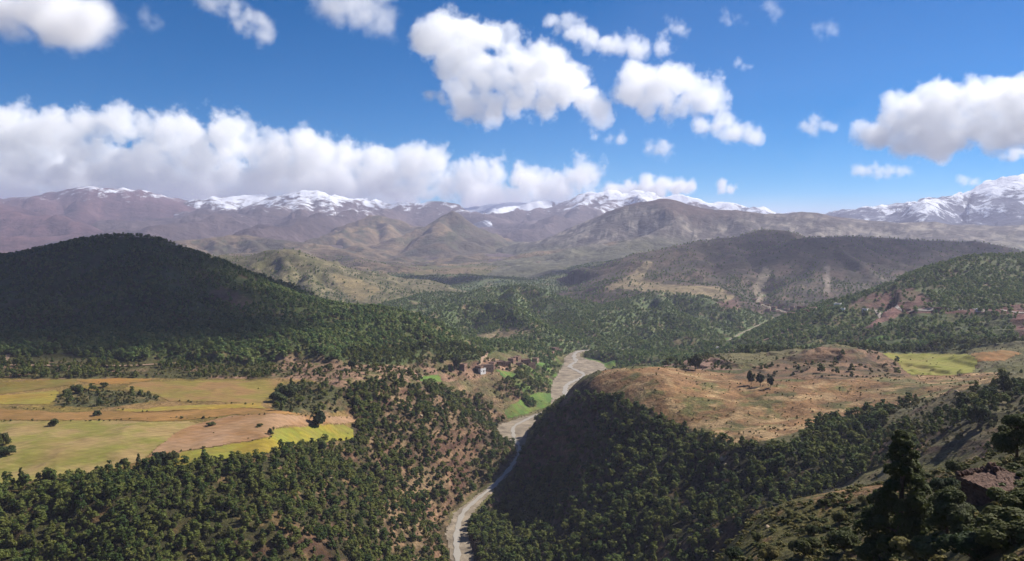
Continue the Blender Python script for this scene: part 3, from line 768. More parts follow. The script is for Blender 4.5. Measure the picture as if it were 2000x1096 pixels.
_rk = mixc(photo(112, 76, 62) * np.ones((len(gv), 1)), photo(178, 142, 108) * np.ones((len(gv), 1)), sstep(-.2, .3, fbm(gv[:, 0], gv[:, 2] * 6, 30, 4, 223)))
g_cols = mixc(g_cols, _rk, _st * .8)
ground = mesh_obj('ground', gv, grid_faces(*GX.shape), M_ground, smooth=True, attrs={'albedo': g_cols})
ground['kind'] = 'structure'
ground['label'] = 'valley ground with brown meadows, stony slopes and forest floor'

# ------------------------------------------------------------------ hill and mountain meshes
def hill_cover(h, x, y, z, slope):
    s = h.seed * 50 + 1000
    one = np.ones((len(x), 1))
    n1, n2 = fbm(x, y, h.glen * 1.5, 5, s), fbm(x, y, h.glen * .3, 4, s + 10)
    n3 = fbm(x, y, h.glen * .08, 3, s + 20)
    c = h.cover
    if c == 'wood':
        col = mixc(photo(98, 110, 60) * one, photo(134, 116, 80) * one, sstep(-.05, .5, n2 + .6 * n3))
    elif c == 'wood2':
        col = mixc(photo(116, 132, 84) * one, photo(160, 138, 106) * one, sstep(.05, .55, n2 + .6 * n3))
    elif c == 'scrub':
        col = mixc(photo(112, 108, 70) * one, photo(152, 140, 104) * one, sstep(-.2, .3, n2 + .7 * n3))
    elif c == 'dark':
        col = mixc(photo(92, 84, 64) * one, photo(130, 108, 88) * one, sstep(-.1, .4, n2 + .5 * n3))
        st = ridged(x, y * .25, 120, 2, s + 40)
        col = mixc(col, photo(170, 150, 120) * one, sstep(.90, .97, st) * .6)
    elif c == 'stony':
        rel = (z - 60) / 380
        col = mixc(photo(172, 160, 142) * one, photo(106, 96, 86) * one, sstep(-.2, .12, n2 + .7 * n3 + .1))
        col = mixc(col, photo(104, 80, 68) * one, sstep(.55, .85, rel + .5 * n1) * sstep(2600, 1600, np.abs(x - 800)))
        col = mixc(col, photo(120, 120, 84) * one, sstep(.3, .05, rel + .3 * n1) * .7)
        col = mixc(col, photo(52, 56, 40) * one, sstep(.12, .3, n3 + .25 * n1) * .5)
    elif c == 'barren':
        col = mixc(photo(150, 128, 96) * one, photo(104, 94, 72) * one, sstep(-.15, .25, n1 + .6 * n2))
        col = mixc(col, photo(96, 100, 66) * one, sstep(.05, .35, n2 + .4 * n3) * .7)
    else:
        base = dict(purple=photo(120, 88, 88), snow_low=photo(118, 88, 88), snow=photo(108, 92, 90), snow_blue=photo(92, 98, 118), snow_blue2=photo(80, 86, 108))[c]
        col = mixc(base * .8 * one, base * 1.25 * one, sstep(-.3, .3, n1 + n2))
        if c != 'purple':
            line = dict(snow_low=.98, snow=.70, snow_blue=.52, snow_blue2=.50)[c]
            top = max(R[:, 2].max() for R in h.R)
            rel = (z - h.base) / (top - h.base)
            h.snow = np.clip(.5 + .9 * (rel - line) + .35 * n1 + .2 * n2, 0, 1)
            sn = 0 * sstep(-.06, .10, rel - line + .6 * n1 + .8 * n2 + .6 * n3 - .12 * (slope - np.median(slope)))
            col = mixc(col, np.array([.66, .68, .72]) * one, sn * .9)
    return col

PATCHES = [([(1180, 562), (1235, 535), (1262, 508), (1276, 512), (1255, 545), (1300, 556), (1400, 560), (1438, 578), (1420, 592), (1380, 580), (1290, 572)], 1700, 2900, photo(178, 158, 116)),
           ([(1478, 590), (1470, 558), (1494, 520), (1506, 528), (1494, 566), (1500, 585)], 1700, 2900, photo(176, 160, 132)),
           ([(1612, 520), (1622, 516), (1620, 572), (1610, 574)], 1700, 2900, photo(172, 156, 136)),
           ([(650, 535), (700, 545), (745, 565), (700, 590), (664, 566)], 1500, 2700, photo(176, 156, 108)),
           ([(1640, 602), (1700, 576), (1780, 562), (1830, 592), (1760, 604)], 1000, 1400, photo(132, 92, 82)),
           ([(395, 575), (440, 560), (500, 590), (470, 600)], 800, 1300, photo(140, 110, 90)),
           ([(480, 700), (560, 695), (700, 708), (690, 720), (560, 716)], 700, 1000, photo(180, 144, 116)),
           ([(925, 655), (990, 640), (1050, 645), (1000, 660), (950, 668)], 1100, 1700, photo(172, 150, 116)),
           ([(1400, 590), (1440, 585), (1450, 605), (1410, 606)], 1300, 2200, photo(132, 96, 86))]
def patch_mask(x, y, z, i):
    poly, d0, d1, _ = PATCHES[i]
    px, py = project(x, y, z)
    w = F_PX / np.maximum(np.hypot(x, y), 50)
    return (y > d0) & (y < d1) & inpoly(px + 6 * fbm(x, y, 30, 3, 801) * w, py + 2.5 * fbm(x, y, 30, 3, 803) * w, poly)

hill_objs = []
for h in HILLS:
    near = h.y1 < 3800
    corners = [(h.x0, h.y0), (h.x0, h.y1), (h.x1, h.y0), (h.x1, h.y1), ((h.x0 + h.x1) / 2, h.y0)]
    t0, t1 = min(math.atan2(a, max(b, 1)) for a, b in corners), max(math.atan2(a, max(b, 1)) for a, b in corners)
    t0, t1 = max(t0, math.radians(-44)), min(t1, math.radians(44))
    r0, r1 = max(h.y0, 200), math.hypot(max(abs(h.x0), abs(h.x1)) * .9, h.y1)
    nc = int((t1 - t0) / math.radians(.13 if near else .11)) + 2
    nr = (210 if h.W > 250 else 110) if near else 190
    th, rr = np.linspace(t0, t1, nc), np.geomspace(r0, r1, nr)
    X, Y = np.sin(th)[None] * rr[:, None], np.cos(th)[None] * rr[:, None]
    Zg = ground_z(X, Y)
    Zh = h.height(X, Y, Zg)
    ok = Zh > Zg - (2.5 if near else 20)
    keep = (ok[:-1, :-1] | ok[1:, :-1] | ok[:-1, 1:] | ok[1:, 1:])
    fc = grid_faces(nr, nc, keep)
    sl = np.hypot(np.gradient(Zh, axis=0) / np.gradient(rr)[:, None], np.gradient(Zh, axis=1) / (rr[:, None] * (th[1] - th[0])))
    V, fc, sl_ = compact(np.c_[X.ravel(), Y.ravel(), Zh.ravel()], fc, sl.ravel())
    cols = hill_cover(h, V[:, 0], V[:, 1], V[:, 2], sl_)
    if near:
        for i in range(len(PATCHES)):
            m = patch_mask(V[:, 0], V[:, 1], V[:, 2], i)
            cols[m] = mixc(cols[m], PATCHES[i][3] * np.ones((m.sum(), 1)), .45 + .5 * sstep(-.3, .2, fbm(V[m, 0], V[m, 1], 35, 4, 811)))
    o = mesh_obj(h.name, V, fc, M_hill if near else M_far, smooth=True, attrs={'albedo': cols} if getattr(h, 'snow', None) is None else {'albedo': cols, 'snow': np.repeat(h.snow[:, None], 3, 1)})
    o['kind'] = 'structure'
    o['label'] = h.label
    hill_objs.append(o)

# ------------------------------------------------------------------ fields, river bed, water: sheets laid on the ground
g_px, g_py = project(GX, GY, GZ)
_w = F_PX / np.maximum(np.hypot(GX, GY), 50)
g_jx = (7.0 * fbm(GX, GY, 55, 3, 401) + 2.0 * fbm(GX, GY, 10, 3, 403)) * _w
g_jy = (7.0 * fbm(GX, GY, 55, 3, 405) + 2.0 * fbm(GX, GY, 10, 3, 407)) * _w * .3

def drape(name, mask_faces, lift, mat, label, smooth=True):
    fc = grid_faces(*GX.shape, mask_faces)
    if not len(fc):
        print('empty drape', label)
        return None
    V, fc = compact(np.c_[GX.ravel(), GY.ravel(), GZ.ravel() + lift], fc)
    o = mesh_obj(name, V, fc, mat, smooth=smooth)
    o['kind'] = 'structure'
    o['label'] = label
    return o

def face_mid(A):
    return .25 * (A[:-1, :-1] + A[1:, :-1] + A[:-1, 1:] + A[1:, 1:])

f_px, f_py, f_y, f_x = face_mid(g_px + g_jx), face_mid(g_py + g_jy), face_mid(GY), face_mid(GX)

FIELDS = []
def field(poly, d0, d1, col, label, tint=None, scale=.035, contrast=.18, lift=.22, name='field'):
    FIELDS.append((poly, d0, d1))
    m = (f_y > d0) & (f_y < d1)
    sel = np.zeros(f_px.shape, bool)
    sel[m] = inpoly(f_px[m], f_py[m], poly)
    return drape(name, sel, lift, field_material(label[:28], col, tint, scale, contrast), label)

def field_material(name, col, tint=None, scale=.035, contrast=.18):
    m, nt, b = new_mat(name)
    L = nt.links
    geo = N(nt, 'ShaderNodeNewGeometry')
    mp = N(nt, 'ShaderNodeMapping')
    mp.inputs['Scale'].default_value = (.35, 1, 1)
    mp.inputs['Rotation'].default_value = (0, 0, .35)
    L.new(geo.outputs['Position'], mp.inputs['Vector'])
    n1 = noise_node(nt, scale, 6, .6, geo.outputs['Position'])
    n2 = noise_node(nt, scale * 9, 5, .65, mp.outputs['Vector'])
    mx = N(nt, 'ShaderNodeMix', data_type='RGBA')
    c = np.asarray(col)
    t = np.asarray(tint) if tint is not None else c * np.array([1.2, .95, .9])
    mx.inputs['A'].default_value, mx.inputs['B'].default_value = (*c, 1), (*t, 1)
    mr = N(nt, 'ShaderNodeMapRange')
    mr.inputs['From Min'].default_value, mr.inputs['From Max'].default_value = .42, .58
    L.new(n1.outputs['Fac'], mr.inputs['Value'])
    L.new(mr.outputs['Result'], mx.inputs['Factor'])
    m2 = N(nt, 'ShaderNodeMapRange')
    m2.inputs['From Min'].default_value, m2.inputs['From Max'].default_value = .3, .7
    m2.inputs['To Min'].default_value, m2.inputs['To Max'].default_value = 1 - contrast * 1.5, 1 + contrast
    L.new(n2.outputs['Fac'], m2.inputs['Value'])
    sc = N(nt, 'ShaderNodeVectorMath', operation='SCALE')
    L.new(mx.outputs['Result'], sc.inputs[0])
    L.new(m2.outputs['Result'], sc.inputs['Scale'])
    wv = N(nt, 'ShaderNodeTexWave')
    wv.inputs['Scale'].default_value = .11
    wv.inputs['Distortion'].default_value = 9.0
    wv.inputs['Detail'].default_value = 3.0
    wv.inputs['Detail Scale'].default_value = .06
    L.new(mp.outputs['Vector'], wv.inputs['Vector'])
    m3 = N(nt, 'ShaderNodeMapRange')
    m3.inputs['To Min'].default_value, m3.inputs['To Max'].default_value = .93, 1.04
    L.new(wv.outputs['Fac'], m3.inputs['Value'])
    sc2 = N(nt, 'ShaderNodeVectorMath', operation='SCALE')
    L.new(sc.outputs['Vector'], sc2.inputs[0])
    L.new(m3.outputs['Result'], sc2.inputs['Scale'])
    n4 = noise_node(nt, scale * .6, 7, .68, geo.outputs['Position'])
    m4 = N(nt, 'ShaderNodeMapRange')
    m4.inputs['From Min'].default_value, m4.inputs['From Max'].default_value = .47, .62
    m4.inputs['To Max'].default_value = .38
    L.new(n4.outputs['Fac'], m4.inputs['Value'])
    mx4 = N(nt, 'ShaderNodeMix', data_type='RGBA')
    mx4.inputs['B'].default_value = (*photo(172, 138, 88), 1)
    L.new(m4.outputs['Result'], mx4.inputs['Factor'])
    L.new(sc2.outputs['Vector'], mx4.inputs['A'])
    L.new(mx4.outputs['Result'], b.inputs['Base Color'])
    bp = N(nt, 'ShaderNodeBump')
    bp.inputs['Distance'].default_value = .5
    L.new(n2.outputs['Fac'], bp.inputs['Height'])
    L.new(bp.outputs['Normal'], b.inputs['Normal'])
    return m

field([(-300, 823), (0, 823), (200, 822), (372, 822), (392, 828), (340, 848), (300, 872), (280, 900), (180, 930), (0, 945), (-300, 960)], 380, 640, photo(166, 160, 78), 'large pale yellow green field above the dark pine slope', photo(198, 170, 112))
field([(284, 915), (296, 876), (336, 850), (392, 828), (440, 815), (520, 808), (600, 812), (692, 812), (694, 824), (560, 832), (528, 838), (526, 856), (440, 868), (352, 882), (338, 905)], 400, 660, photo(202, 162, 124), 'bare pinkish tan ploughed field left of the lone round tree', photo(188, 142, 96))
field([(340, 912), (352, 884), (440, 870), (528, 858), (532, 838), (690, 826), (694, 856), (600, 868), (500, 892)], 380, 600, photo(166, 166, 64), 'bright lime green field in front of the lone round tree', photo(190, 166, 60))
field([(-300, 796), (0, 800), (120, 806), (300, 802), (420, 800), (520, 800), (590, 808), (440, 812), (380, 820), (0, 821), (-300, 822)], 450, 720, photo(196, 148, 88), 'narrow orange tan stubble field between two green fields', photo(168, 130, 70))
field([(-300, 740), (0, 746), (156, 740), (150, 752), (60, 762), (0, 770), (-300, 775)], 540, 800, photo(146, 138, 64), 'olive yellow field at the far left below the wooded hill')
field([(-300, 776), (0, 772), (112, 764), (108, 780), (90, 790), (0, 790)], 500, 760, photo(184, 170, 76), 'bright yellow patch left of the hedges')
field([(250, 746), (420, 744), (545, 746), (535, 772), (512, 790), (420, 784), (330, 782), (300, 770), (240, 762)], 540, 800, photo(184, 144, 92), 'golden stubble field with scattered dots of bushes', photo(170, 152, 76))
field([(222, 800), (330, 793), (512, 788), (516, 802), (420, 800), (260, 806)], 520, 700, photo(186, 172, 78), 'thin bright yellow strip along the foot of the golden stubble')
field([(150, 742), (220, 738), (300, 740), (250, 750), (190, 752)], 560, 800, photo(182, 148, 78), 'small golden corner field beside the roadside hedge')
field([(1722, 689), (1800, 690), (1888, 692), (1905, 704), (1902, 728), (1840, 735), (1780, 732), (1752, 710)], 600, 860, photo(172, 166, 72), 'yellow green terrace field beyond the brown meadow', photo(160, 160, 56))
field([(1892, 692), (1960, 684), (2000, 690), (1960, 705), (1908, 706)], 600, 860, photo(180, 142, 84), 'small orange field beside the yellow green terrace')
_g = [([(985, 800), (1020, 778), (1050, 766), (1084, 770), (1076, 792), (1030, 808), (992, 818)], 780, 1050, 'bright green riverside field below the gorge mouth'),
      ([(970, 722), (1012, 730), (1008, 742), (985, 738)], 900, 1300, 'small bright green plot in front of the village'),
      ([(1140, 698), (1180, 694), (1212, 702), (1200, 722), (1168, 716)], 1150, 1450, 'vivid green plot on the far bank of the river bend'),
      ([(1030, 702), (1086, 700), (1098, 712), (1050, 716)], 1000, 1400, 'thin green strip between the village and the river'),
      ([(820, 735), (862, 732), (868, 746), (828, 746)], 700, 1100, 'tiny green plot among the brown terraces'),
      ([(1416, 640), (1500, 636), (1504, 646), (1420, 650)], 1200, 2100, 'upper green terrace strip in the side valley'),
      ([(1400, 654), (1470, 650), (1452, 662), (1396, 664)], 1050, 2000, 'lower green terrace strip in the side valley'),
      ([(1462, 606), (1496, 602), (1500, 610), (1470, 616)], 1500, 2300, 'small green plot beside the upper village'),
      ([(1680, 660), (1742, 656), (1740, 664), (1690, 668)], 850, 1150, 'light green clearing in the wood under the road')]
for poly, d0, d1, lab in _g:
    field(poly, d0, d1, photo(122, 158, 66), lab, photo(100, 132, 62), scale=.06)

# river bed and water
_rd, _rv, _ra = line_dist(f_x, f_y, RIVS)
_rd2, _rv2, _ = line_dist(f_x, f_y, RIV2S)
_rn = 3.2 * fbm(f_x, f_y, 32, 4, 431) + 2.2 * fbm(f_x, f_y, 9, 3, 433)
M_gravel = plain_material('river_gravel', photo(160, 144, 122), .9, .09, .2, .5, tint=photo(204, 186, 160))
drape('river_bed', (_rd + _rn * .8 < _rv[1] + .3) & (f_y > 300), .3, M_gravel, 'pale grey gravel river bed winding through the gorge')
drape('river_bed', (_rd2 + _rn * .5 < _rv2[1]) & (f_y > 300), .3, M_gravel, 'pale gravel stream bed in the side valley by the upper village')
m, nt, b = new_mat('silty_water')
b.inputs['Base Color'].default_value = (.31, .28, .235, 1)
b.inputs['Roughness'].default_value = .55
b.inputs['Specular IOR Level'].default_value = .12
_n = noise_node(nt, .5, 4, .6)
_bp = N(nt, 'ShaderNodeBump')
_bp.inputs['Distance'].default_value = .06
nt.links.new(_n.outputs['Fac'], _bp.inputs['Height'])
nt.links.new(_bp.outputs['Normal'], b.inputs['Normal'])
M_water = m

def ribbon(name, P, half, lift, mat, label, zf, wob=0.0, seed=0):
    """a strip along the polyline P (x, y)"""
    P = np.asarray(P, float)
    d = np.gradient(P, axis=0)
    d /= np.linalg.norm(d, axis=1)[:, None] + 1e-9
    nrm = np.c_[-d[:, 1], d[:, 0]]
    hw = (half if np.ndim(half) else np.full(len(P), half)) * (1 + wob * fbm(np.arange(len(P)), np.zeros(len(P)), 5, 2, seed))
    off = np.linspace(-1, 1, 5)
    Q = P[:, None, :] + nrm[:, None, :] * (off[None, :] * hw[:, None])[:, :, None]
    z = zf(Q[..., 0], Q[..., 1]) + lift
    V = np.c_[Q[..., 0].ravel(), Q[..., 1].ravel(), z.ravel()]
    o = mesh_obj(name, V, grid_faces(len(P), 5), mat, smooth=True)
    o['kind'] = 'structure'
    o['label'] = label
    return o

def densify(P, step):
    P = np.asarray(P, float)
    s = np.r_[0, np.cumsum(np.linalg.norm(np.diff(P[:, :2], axis=0), axis=1))]
    t = np.arange(0, s[-1], step)
    return np.stack([np.interp(t, s, P[:, k]) for k in range(P.shape[1])], 1)

_rp = densify(RIVS, 3.0)
_arc = np.arange(len(_rp)) * 3.0
_dir = np.gradient(_rp[:, :2], axis=0)
_dir /= np.linalg.norm(_dir, axis=1)[:, None]
_nr = np.c_[-_dir[:, 1], _dir[:, 0]]
_flat_z = lambda x, y: ground_z(x, y)
def stream(off, half, label, i0=0, i1=None, seed=0):
    sl = slice(i0, i1)
    o = (off(_arc) * np.maximum(_rp[:, 3] - 3, 0))[sl]
    P = _rp[sl, :2] + _nr[sl] * o[:, None]
    ribbon('river', P, half, .55, M_water, label, _flat_z, 1.1, seed)
_far = int(np.argmax(_rp[:, 1] > 930))
stream(lambda s: .5 * np.sin(s / 55) + .4 * np.sin(s / 23), 1.8, 'pale silty river water filling the bottom of the gorge', 0, _far)
stream(lambda s: .45 * np.sin(s / 55) + .3 * np.sin(s / 23), 2.8, 'pale thread of water winding over the wide gravel bend', _far - 1)

# roads and tracks
_jr = (RR > 15) & (RR < 3000)
_jr0, _jr1 = int(np.argmax(_jr)), int(len(RR) - np.argmax(_jr[::-1]))
_LTH, _LRR = TH[:680], RR[_jr0:_jr1]
_gsub = GZ[_jr0:_jr1, :680]
_LAND = np.maximum(_gsub, hills_z(GX[_jr0:_jr1, :680], GY[_jr0:_jr1, :680], _gsub))
def land_q(x, y):
    """height of the land, read off the finished surfaces"""
    x, y = np.asarray(x, float), np.asarray(y, float)
    t, r = np.arctan2(x, y), np.hypot(x, y)
    i = np.clip((t - _LTH[0]) / (_LTH[1] - _LTH[0]), 0, 678.999)
    j = np.clip(np.interp(r, _LRR, np.arange(len(_LRR))), 0, len(_LRR) - 1.001)
    a, b = i.astype(int), j.astype(int)
    u, v = i - a, j - b
    return (_LAND[b, a] * (1 - u) + _LAND[b, a + 1] * u) * (1 - v) + (_LAND[b + 1, a] * (1 - u) + _LAND[b + 1, a + 1] * u) * v

def on_land(px, py, d0, d1):
    """where the sight line through a pixel meets the land"""
    rx, rz = ray(px, py)
    lo, hi = d0, d1
    for n in (260, 14):
        D = np.geomspace(lo, hi, n)
        over = land_q(rx * D, D) > CAM_Z + rz * D
        k = int(np.argmax(over)) if over.any() else n - 1
        lo, hi = D[max(k - 1, 0)], D[k]
    return np.array([rx * D[k], D[k]])

M_track = plain_material('dirt_track', photo(196, 164, 136), .95, .3, .18)
M_road = plain_material('pale_road', photo(190, 176, 164), .9, .3, .12)
def track(name, pix, d0, d1, half, mat, label, lift=.7):
    P = smooth_line(np.array([on_land(px, py, d0, d1) for px, py in pix]), 8)
    ribbon(name, densify(P, 4), half, lift, mat, label, land_q, .2, 9)
track('road', [(1712, 606), (1760, 606), (1800, 606), (1880, 606), (1960, 607), (2080, 607)], 850, 1500, 4.2, M_road, 'straight pale road cut across the slope at the right')
track('dirt_track', [(-80, 712), (30, 714), (120, 716), (200, 716), (280, 714), (350, 710)], 600, 1000, 2.2, M_track, 'thin dirt road along the foot of the dark wooded hill')
track('dirt_track', [(0, 724), (8, 712), (14, 700), (18, 690)], 600, 1000, 2.0, M_track, 'short steep track at the left edge')
track('dirt_track', [(936, 716), (942, 702), (952, 688), (956, 678)], 800, 1300, 1.4, M_track, 'pale track climbing from the village to the wooded hill')
track('dirt_track', [(1420, 690), (1470, 672), (1520, 655), (1550, 640), (1580, 628)], 900, 1500, 2.4, M_track, 'dirt path climbing the slope towards the white houses')

# ------------------------------------------------------------------ trees
rng = np.random.default_rng(7)
M_bark = plain_material('bark', (.09, .065, .045), .95, 3, .3)
M_pine = foliage_material('pine_needles', (0.024, 0.044, 0.010), (0.125, 0.145, 0.032), trans=.32)
M_shrub = foliage_material('shrub_leaves', (0.041, 0.047, 0.014), (0.153, 0.140, 0.045))
M_wood = foliage_material('hill_tree_leaves', (0.058, 0.106, 0.032), (0.180, 0.230, 0.070), trans=.4)
M_dark = foliage_material('juniper_leaves', (0.020, 0.031, 0.012), (0.072, 0.085, 0.025), trans=.3)

def leaf_quads(centers, normals, size, rng, elong=1.0):
    n = len(centers)
    nr = normals + rng.normal(0, .34, (n, 3)) + np.array([0, 0, .2])
    nr /= np.linalg.norm(nr, axis=1)[:, None] + 1e-9
    a = np.cross(nr, rng.normal(0, 1, (n, 3)))
    a /= np.linalg.norm(a, axis=1)[:, None] + 1e-9
    b = np.cross(nr, a)
    s = size * rng.uniform(.6, 1.3, n)[:, None]
    a, b = a * s * elong, b * s
    bend = nr * s * .35
    V = np.stack([centers - a * .9, centers + b * .8 - bend, centers + a, centers - b * .9 + bend * .4], 1).reshape(-1, 3)
    return V, np.arange(n * 4).reshape(-1, 4)

def crown_points(kind, n, rng):
    """points and outward directions through an uneven crown, tree of height 1"""
    lobes = []
    if kind == 'pine':
        for i in range(15):
            t = rng.uniform(.22, .95)
            rad = .27 * (1 - ((t - .38) / .66) ** 2) ** .5 if abs(t - .38) < .64 else .06
            ang = rng.uniform(0, 2 * np.pi)
            lobes.append((np.array([math.cos(ang) * rad * .75, math.sin(ang) * rad * .75, t]), rng.uniform(.10, .17) * (1.15 - .45 * t)))
        lobes.append((np.array([0, 0, .90]), .09))
        lobes.append((np.array([0, 0, .5]), .2))
    elif kind == 'spire':
        for i in range(24):
            t = rng.uniform(.12, .97)
            rad = .25 * (1 - t) ** .8 + .02
            ang = rng.uniform(0, 2 * np.pi)
            lobes.append((np.array([math.cos(ang) * rad * .8, math.sin(ang) * rad * .8, t]), .05 + .11 * (1 - t)))
    elif kind == 'cone':
        for i in range(90):
            t = rng.uniform(.06, .98)
            rad = (.30 * (1 - t) ** .75 + .015) * rng.uniform(.55, 1.12)
            ang = rng.uniform(0, 2 * np.pi)
            lobes.append((np.array([math.cos(ang) * rad * .85, math.sin(ang) * rad * .85, t]), .03 + .065 * (1 - t) * rng.uniform(.6, 1.3)))
    elif kind == 'round':
        for i in range(16):
            v = rng.normal(0, 1, 3)
            v /= np.linalg.norm(v)
            lobes.append((np.array([v[0] * .36, v[1] * .36, .58 + v[2] * .26]), rng.uniform(.13, .2)))
        lobes.append((np.array([0, 0, .55]), .3))
    else:  # shrub
        for i in range(9):
            ang, rad = rng.uniform(0, 2 * np.pi), rng.uniform(.1, .55)
            lobes.append((np.array([math.cos(ang) * rad, math.sin(ang) * rad, rng.uniform(.2, .68)]), rng.uniform(.2, .34)))
    w = np.array([l[1] ** (1.25 if kind == 'cone' else 2) for l in lobes])
    idx = rng.choice(len(lobes), n, p=w / w.sum())
    d = rng.normal(0, 1, (n, 3))
    d /= np.linalg.norm(d, axis=1)[:, None]
    d[:, 2] = np.where(d[:, 2] < -.45, -d[:, 2], d[:, 2])
    c = np.array([l[0] for l in lobes])[idx]
    s = np.array([l[1] for l in lobes])[idx]
    p = c + d * (s * rng.uniform(.55, 1.08, n) ** .5)[:, None]
    p[:, 2] = np.maximum(p[:, 2], .02)
    return p, d, lobes

def tube(path, radii, sides=6):
    V, Fq = [], []
    path = np.asarray(path, float)
    for i, p in enumerate(path):
        t = path[min(i + 1, len(path) - 1)] - path[max(i - 1, 0)]
        t /= np.linalg.norm(t) + 1e-9
        u = np.cross(t, [0.31, .95, .05])
        u /= np.linalg.norm(u) + 1e-9
        v = np.cross(t, u)
        for k in range(sides):
            a = 2 * np.pi * k / sides
            V.append(p + radii[i] * (math.cos(a) * u + math.sin(a) * v))
    for i in range(len(path) - 1):
        for k in range(sides):
            Fq.append((i * sides + k, i * sides + (k + 1) % sides, (i + 1) * sides + (k + 1) % sides, (i + 1) * sides + k))
    return np.array(V), np.array(Fq)

def trunk_geo(kind, lobes, rng, r=.022):
    if kind == 'shrub':
        parts = [tube([(0, 0, -.05), tuple(l[0] * .9)], [.05, .015], 4) for l in lobes[:5]]
    else:
        top = .9 if kind != 'round' else .62
        path = [(0, 0, -.06), (rng.normal(0, .008), rng.normal(0, .008), .2), (rng.normal(0, .012), rng.normal(0, .012), .5), (0, 0, top)]
        parts = [tube(path, [r * 1.3, r, r * .65, r * .2], 6)]
        for l in lobes[:9]:
            z0 = max(.12, l[0][2] - .14)
            parts.append(tube([(0, 0, z0), tuple(l[0])], [r * .45, r * .12], 4))
    V, Fq, k = [], [], 0
    for v, f in parts:
        V.append(v)
        Fq.append(f + k)
        k += len(v)
    return np.concatenate(V), np.concatenate(Fq)

def raw_mesh(name, V, Fq, mat):
    o = mesh_obj(name, V, Fq, mat)
    me = o.data
    bpy.data.objects.remove(o)
    return me

def tree_meshes(kind, n, size, seed, mat, r=.022):
    rg = np.random.default_rng(seed)
    p, d, lobes = crown_points(kind, n, rg)
    V, Fq = leaf_quads(p, d, size, rg)
    tv, tf = trunk_geo(kind, lobes, rg, r)
    return raw_mesh('crown', V, Fq, mat), raw_mesh('trunk', tv, tf, M_bark), (V, Fq, tv, tf)

PINES = [tree_meshes('pine', 420, .062, 100 + i, M_pine) for i in range(5)] + [tree_meshes('spire', 420, .055, 120 + i, M_pine) for i in range(2)]
SHRUBS = [tree_meshes('shrub', 260, .15, 140 + i, M_shrub) for i in range(4)]

# the same, coarse and in one piece, for the masses of trees
proto = bpy.data.collections.new('tree_kinds')
def proto_obj(name, kind, n, size, seed, mat, coll):
    rg = np.random.default_rng(seed)
    p, d, lobes = crown_points(kind, n, rg)
    V, Fq = leaf_quads(p, d, size, rg)
    me = raw_mesh(name, V, Fq, mat)
    o = bpy.data.objects.new(name, me)
    coll.objects.link(o)
    return o
K_NEAR, K_FAR, K_SHRUB = (bpy.data.collections.new(n) for n in ('kinds_near', 'kinds_far', 'kinds_shrub'))
for i in range(6):
    proto_obj('crown_near', ('pine', 'spire', 'pine', 'round', 'pine', 'spire')[i], 300, .07, 160 + i, M_pine, K_NEAR)
    proto_obj('crown_far', 'pine', 90, .13, 180 + i, M_wood, K_FAR)
    proto_obj('shrub_kind', 'shrub', 110, .2, 200 + i, M_shrub, K_SHRUB)

def scatter_group(coll):
    ng = bpy.data.node_groups.new('scatter_' + coll.name, 'GeometryNodeTree')
    ng.interface.new_socket('Geometry', in_out='INPUT', socket_type='NodeSocketGeometry')
    ng.interface.new_socket('Geometry', in_out='OUTPUT', socket_type='NodeSocketGeometry')
    gi, go = ng.nodes.new('NodeGroupInput'), ng.nodes.new('NodeGroupOutput')
    ci = ng.nodes.new('GeometryNodeCollectionInfo')
    ci.inputs['Collection'].default_value = coll
    ci.inputs['Separate Children'].default_value = True
    ci.inputs['Reset Children'].default_value = True
    ip = ng.nodes.new('GeometryNodeInstanceOnPoints')
    ip.inputs['Pick Instance'].default_value = True
    def attr(n, t):
        a = ng.nodes.new('GeometryNodeInputNamedAttribute')
        a.data_type = t
        a.inputs['Name'].default_value = n
        return a.outputs['Attribute']
    L = ng.links
    L.new(gi.outputs[0], ip.inputs['Points'])
    L.new(ci.outputs[0], ip.inputs['Instance'])
    L.new(attr('tall', 'FLOAT_VECTOR'), ip.inputs['Scale'])
    L.new(attr('turn', 'FLOAT_VECTOR'), ip.inputs['Rotation'])
    L.new(attr('pick', 'INT'), ip.inputs['Instance Index'])
    L.new(ip.outputs[0], go.inputs[0])
    return ng

def stuff(name, pts, hts, coll, label, cat, wide=1.0):
    if not len(pts):
        return None
    me = bpy.data.meshes.new(name)
    me.vertices.add(len(pts))
    me.vertices.foreach_set('co', np.asarray(pts, np.float32).ravel())
    a = me.attributes.new('tall', 'FLOAT_VECTOR', 'POINT')
    w = hts * rng.uniform(.85, 1.3, len(pts)) * wide
    a.data.foreach_set('vector', np.c_[w, w, hts].astype(np.float32).ravel())
    a = me.attributes.new('turn', 'FLOAT_VECTOR', 'POINT')
    a.data.foreach_set('vector', np.c_[rng.normal(0, .05, len(pts)), rng.normal(0, .05, len(pts)), rng.uniform(0, 6.28, len(pts))].astype(np.float32).ravel())
    a = me.attributes.new('pick', 'INT', 'POINT')
    a.data.foreach_set('value', rng.integers(0, 6, len(pts)).astype(np.int32))
    o = bpy.data.objects.new(name, me)
    COL.objects.link(o)
    md = o.modifiers.new('scatter', 'NODES')
    md.node_group = scatter_group(coll)
    o['kind'], o['label'], o['category'] = 'stuff', label, cat
    return o

def jitter(r0, r1, step):
    n = int(r1 / step) + 1
    gx, gy = np.meshgrid(np.arange(-n, n + 1) * step, np.arange(0, n + 1) * step)
    x = gx.ravel() + rng.uniform(-.5, .5, gx.size) * step
    y = gy.ravel() + rng.uniform(-.5, .5, gx.size) * step
    r = np.hypot(x, y)
    m = (r > r0) & (r < r1) & (np.abs(x) < y * .70 + 10) & (y > 20)
    return x[m], y[m]

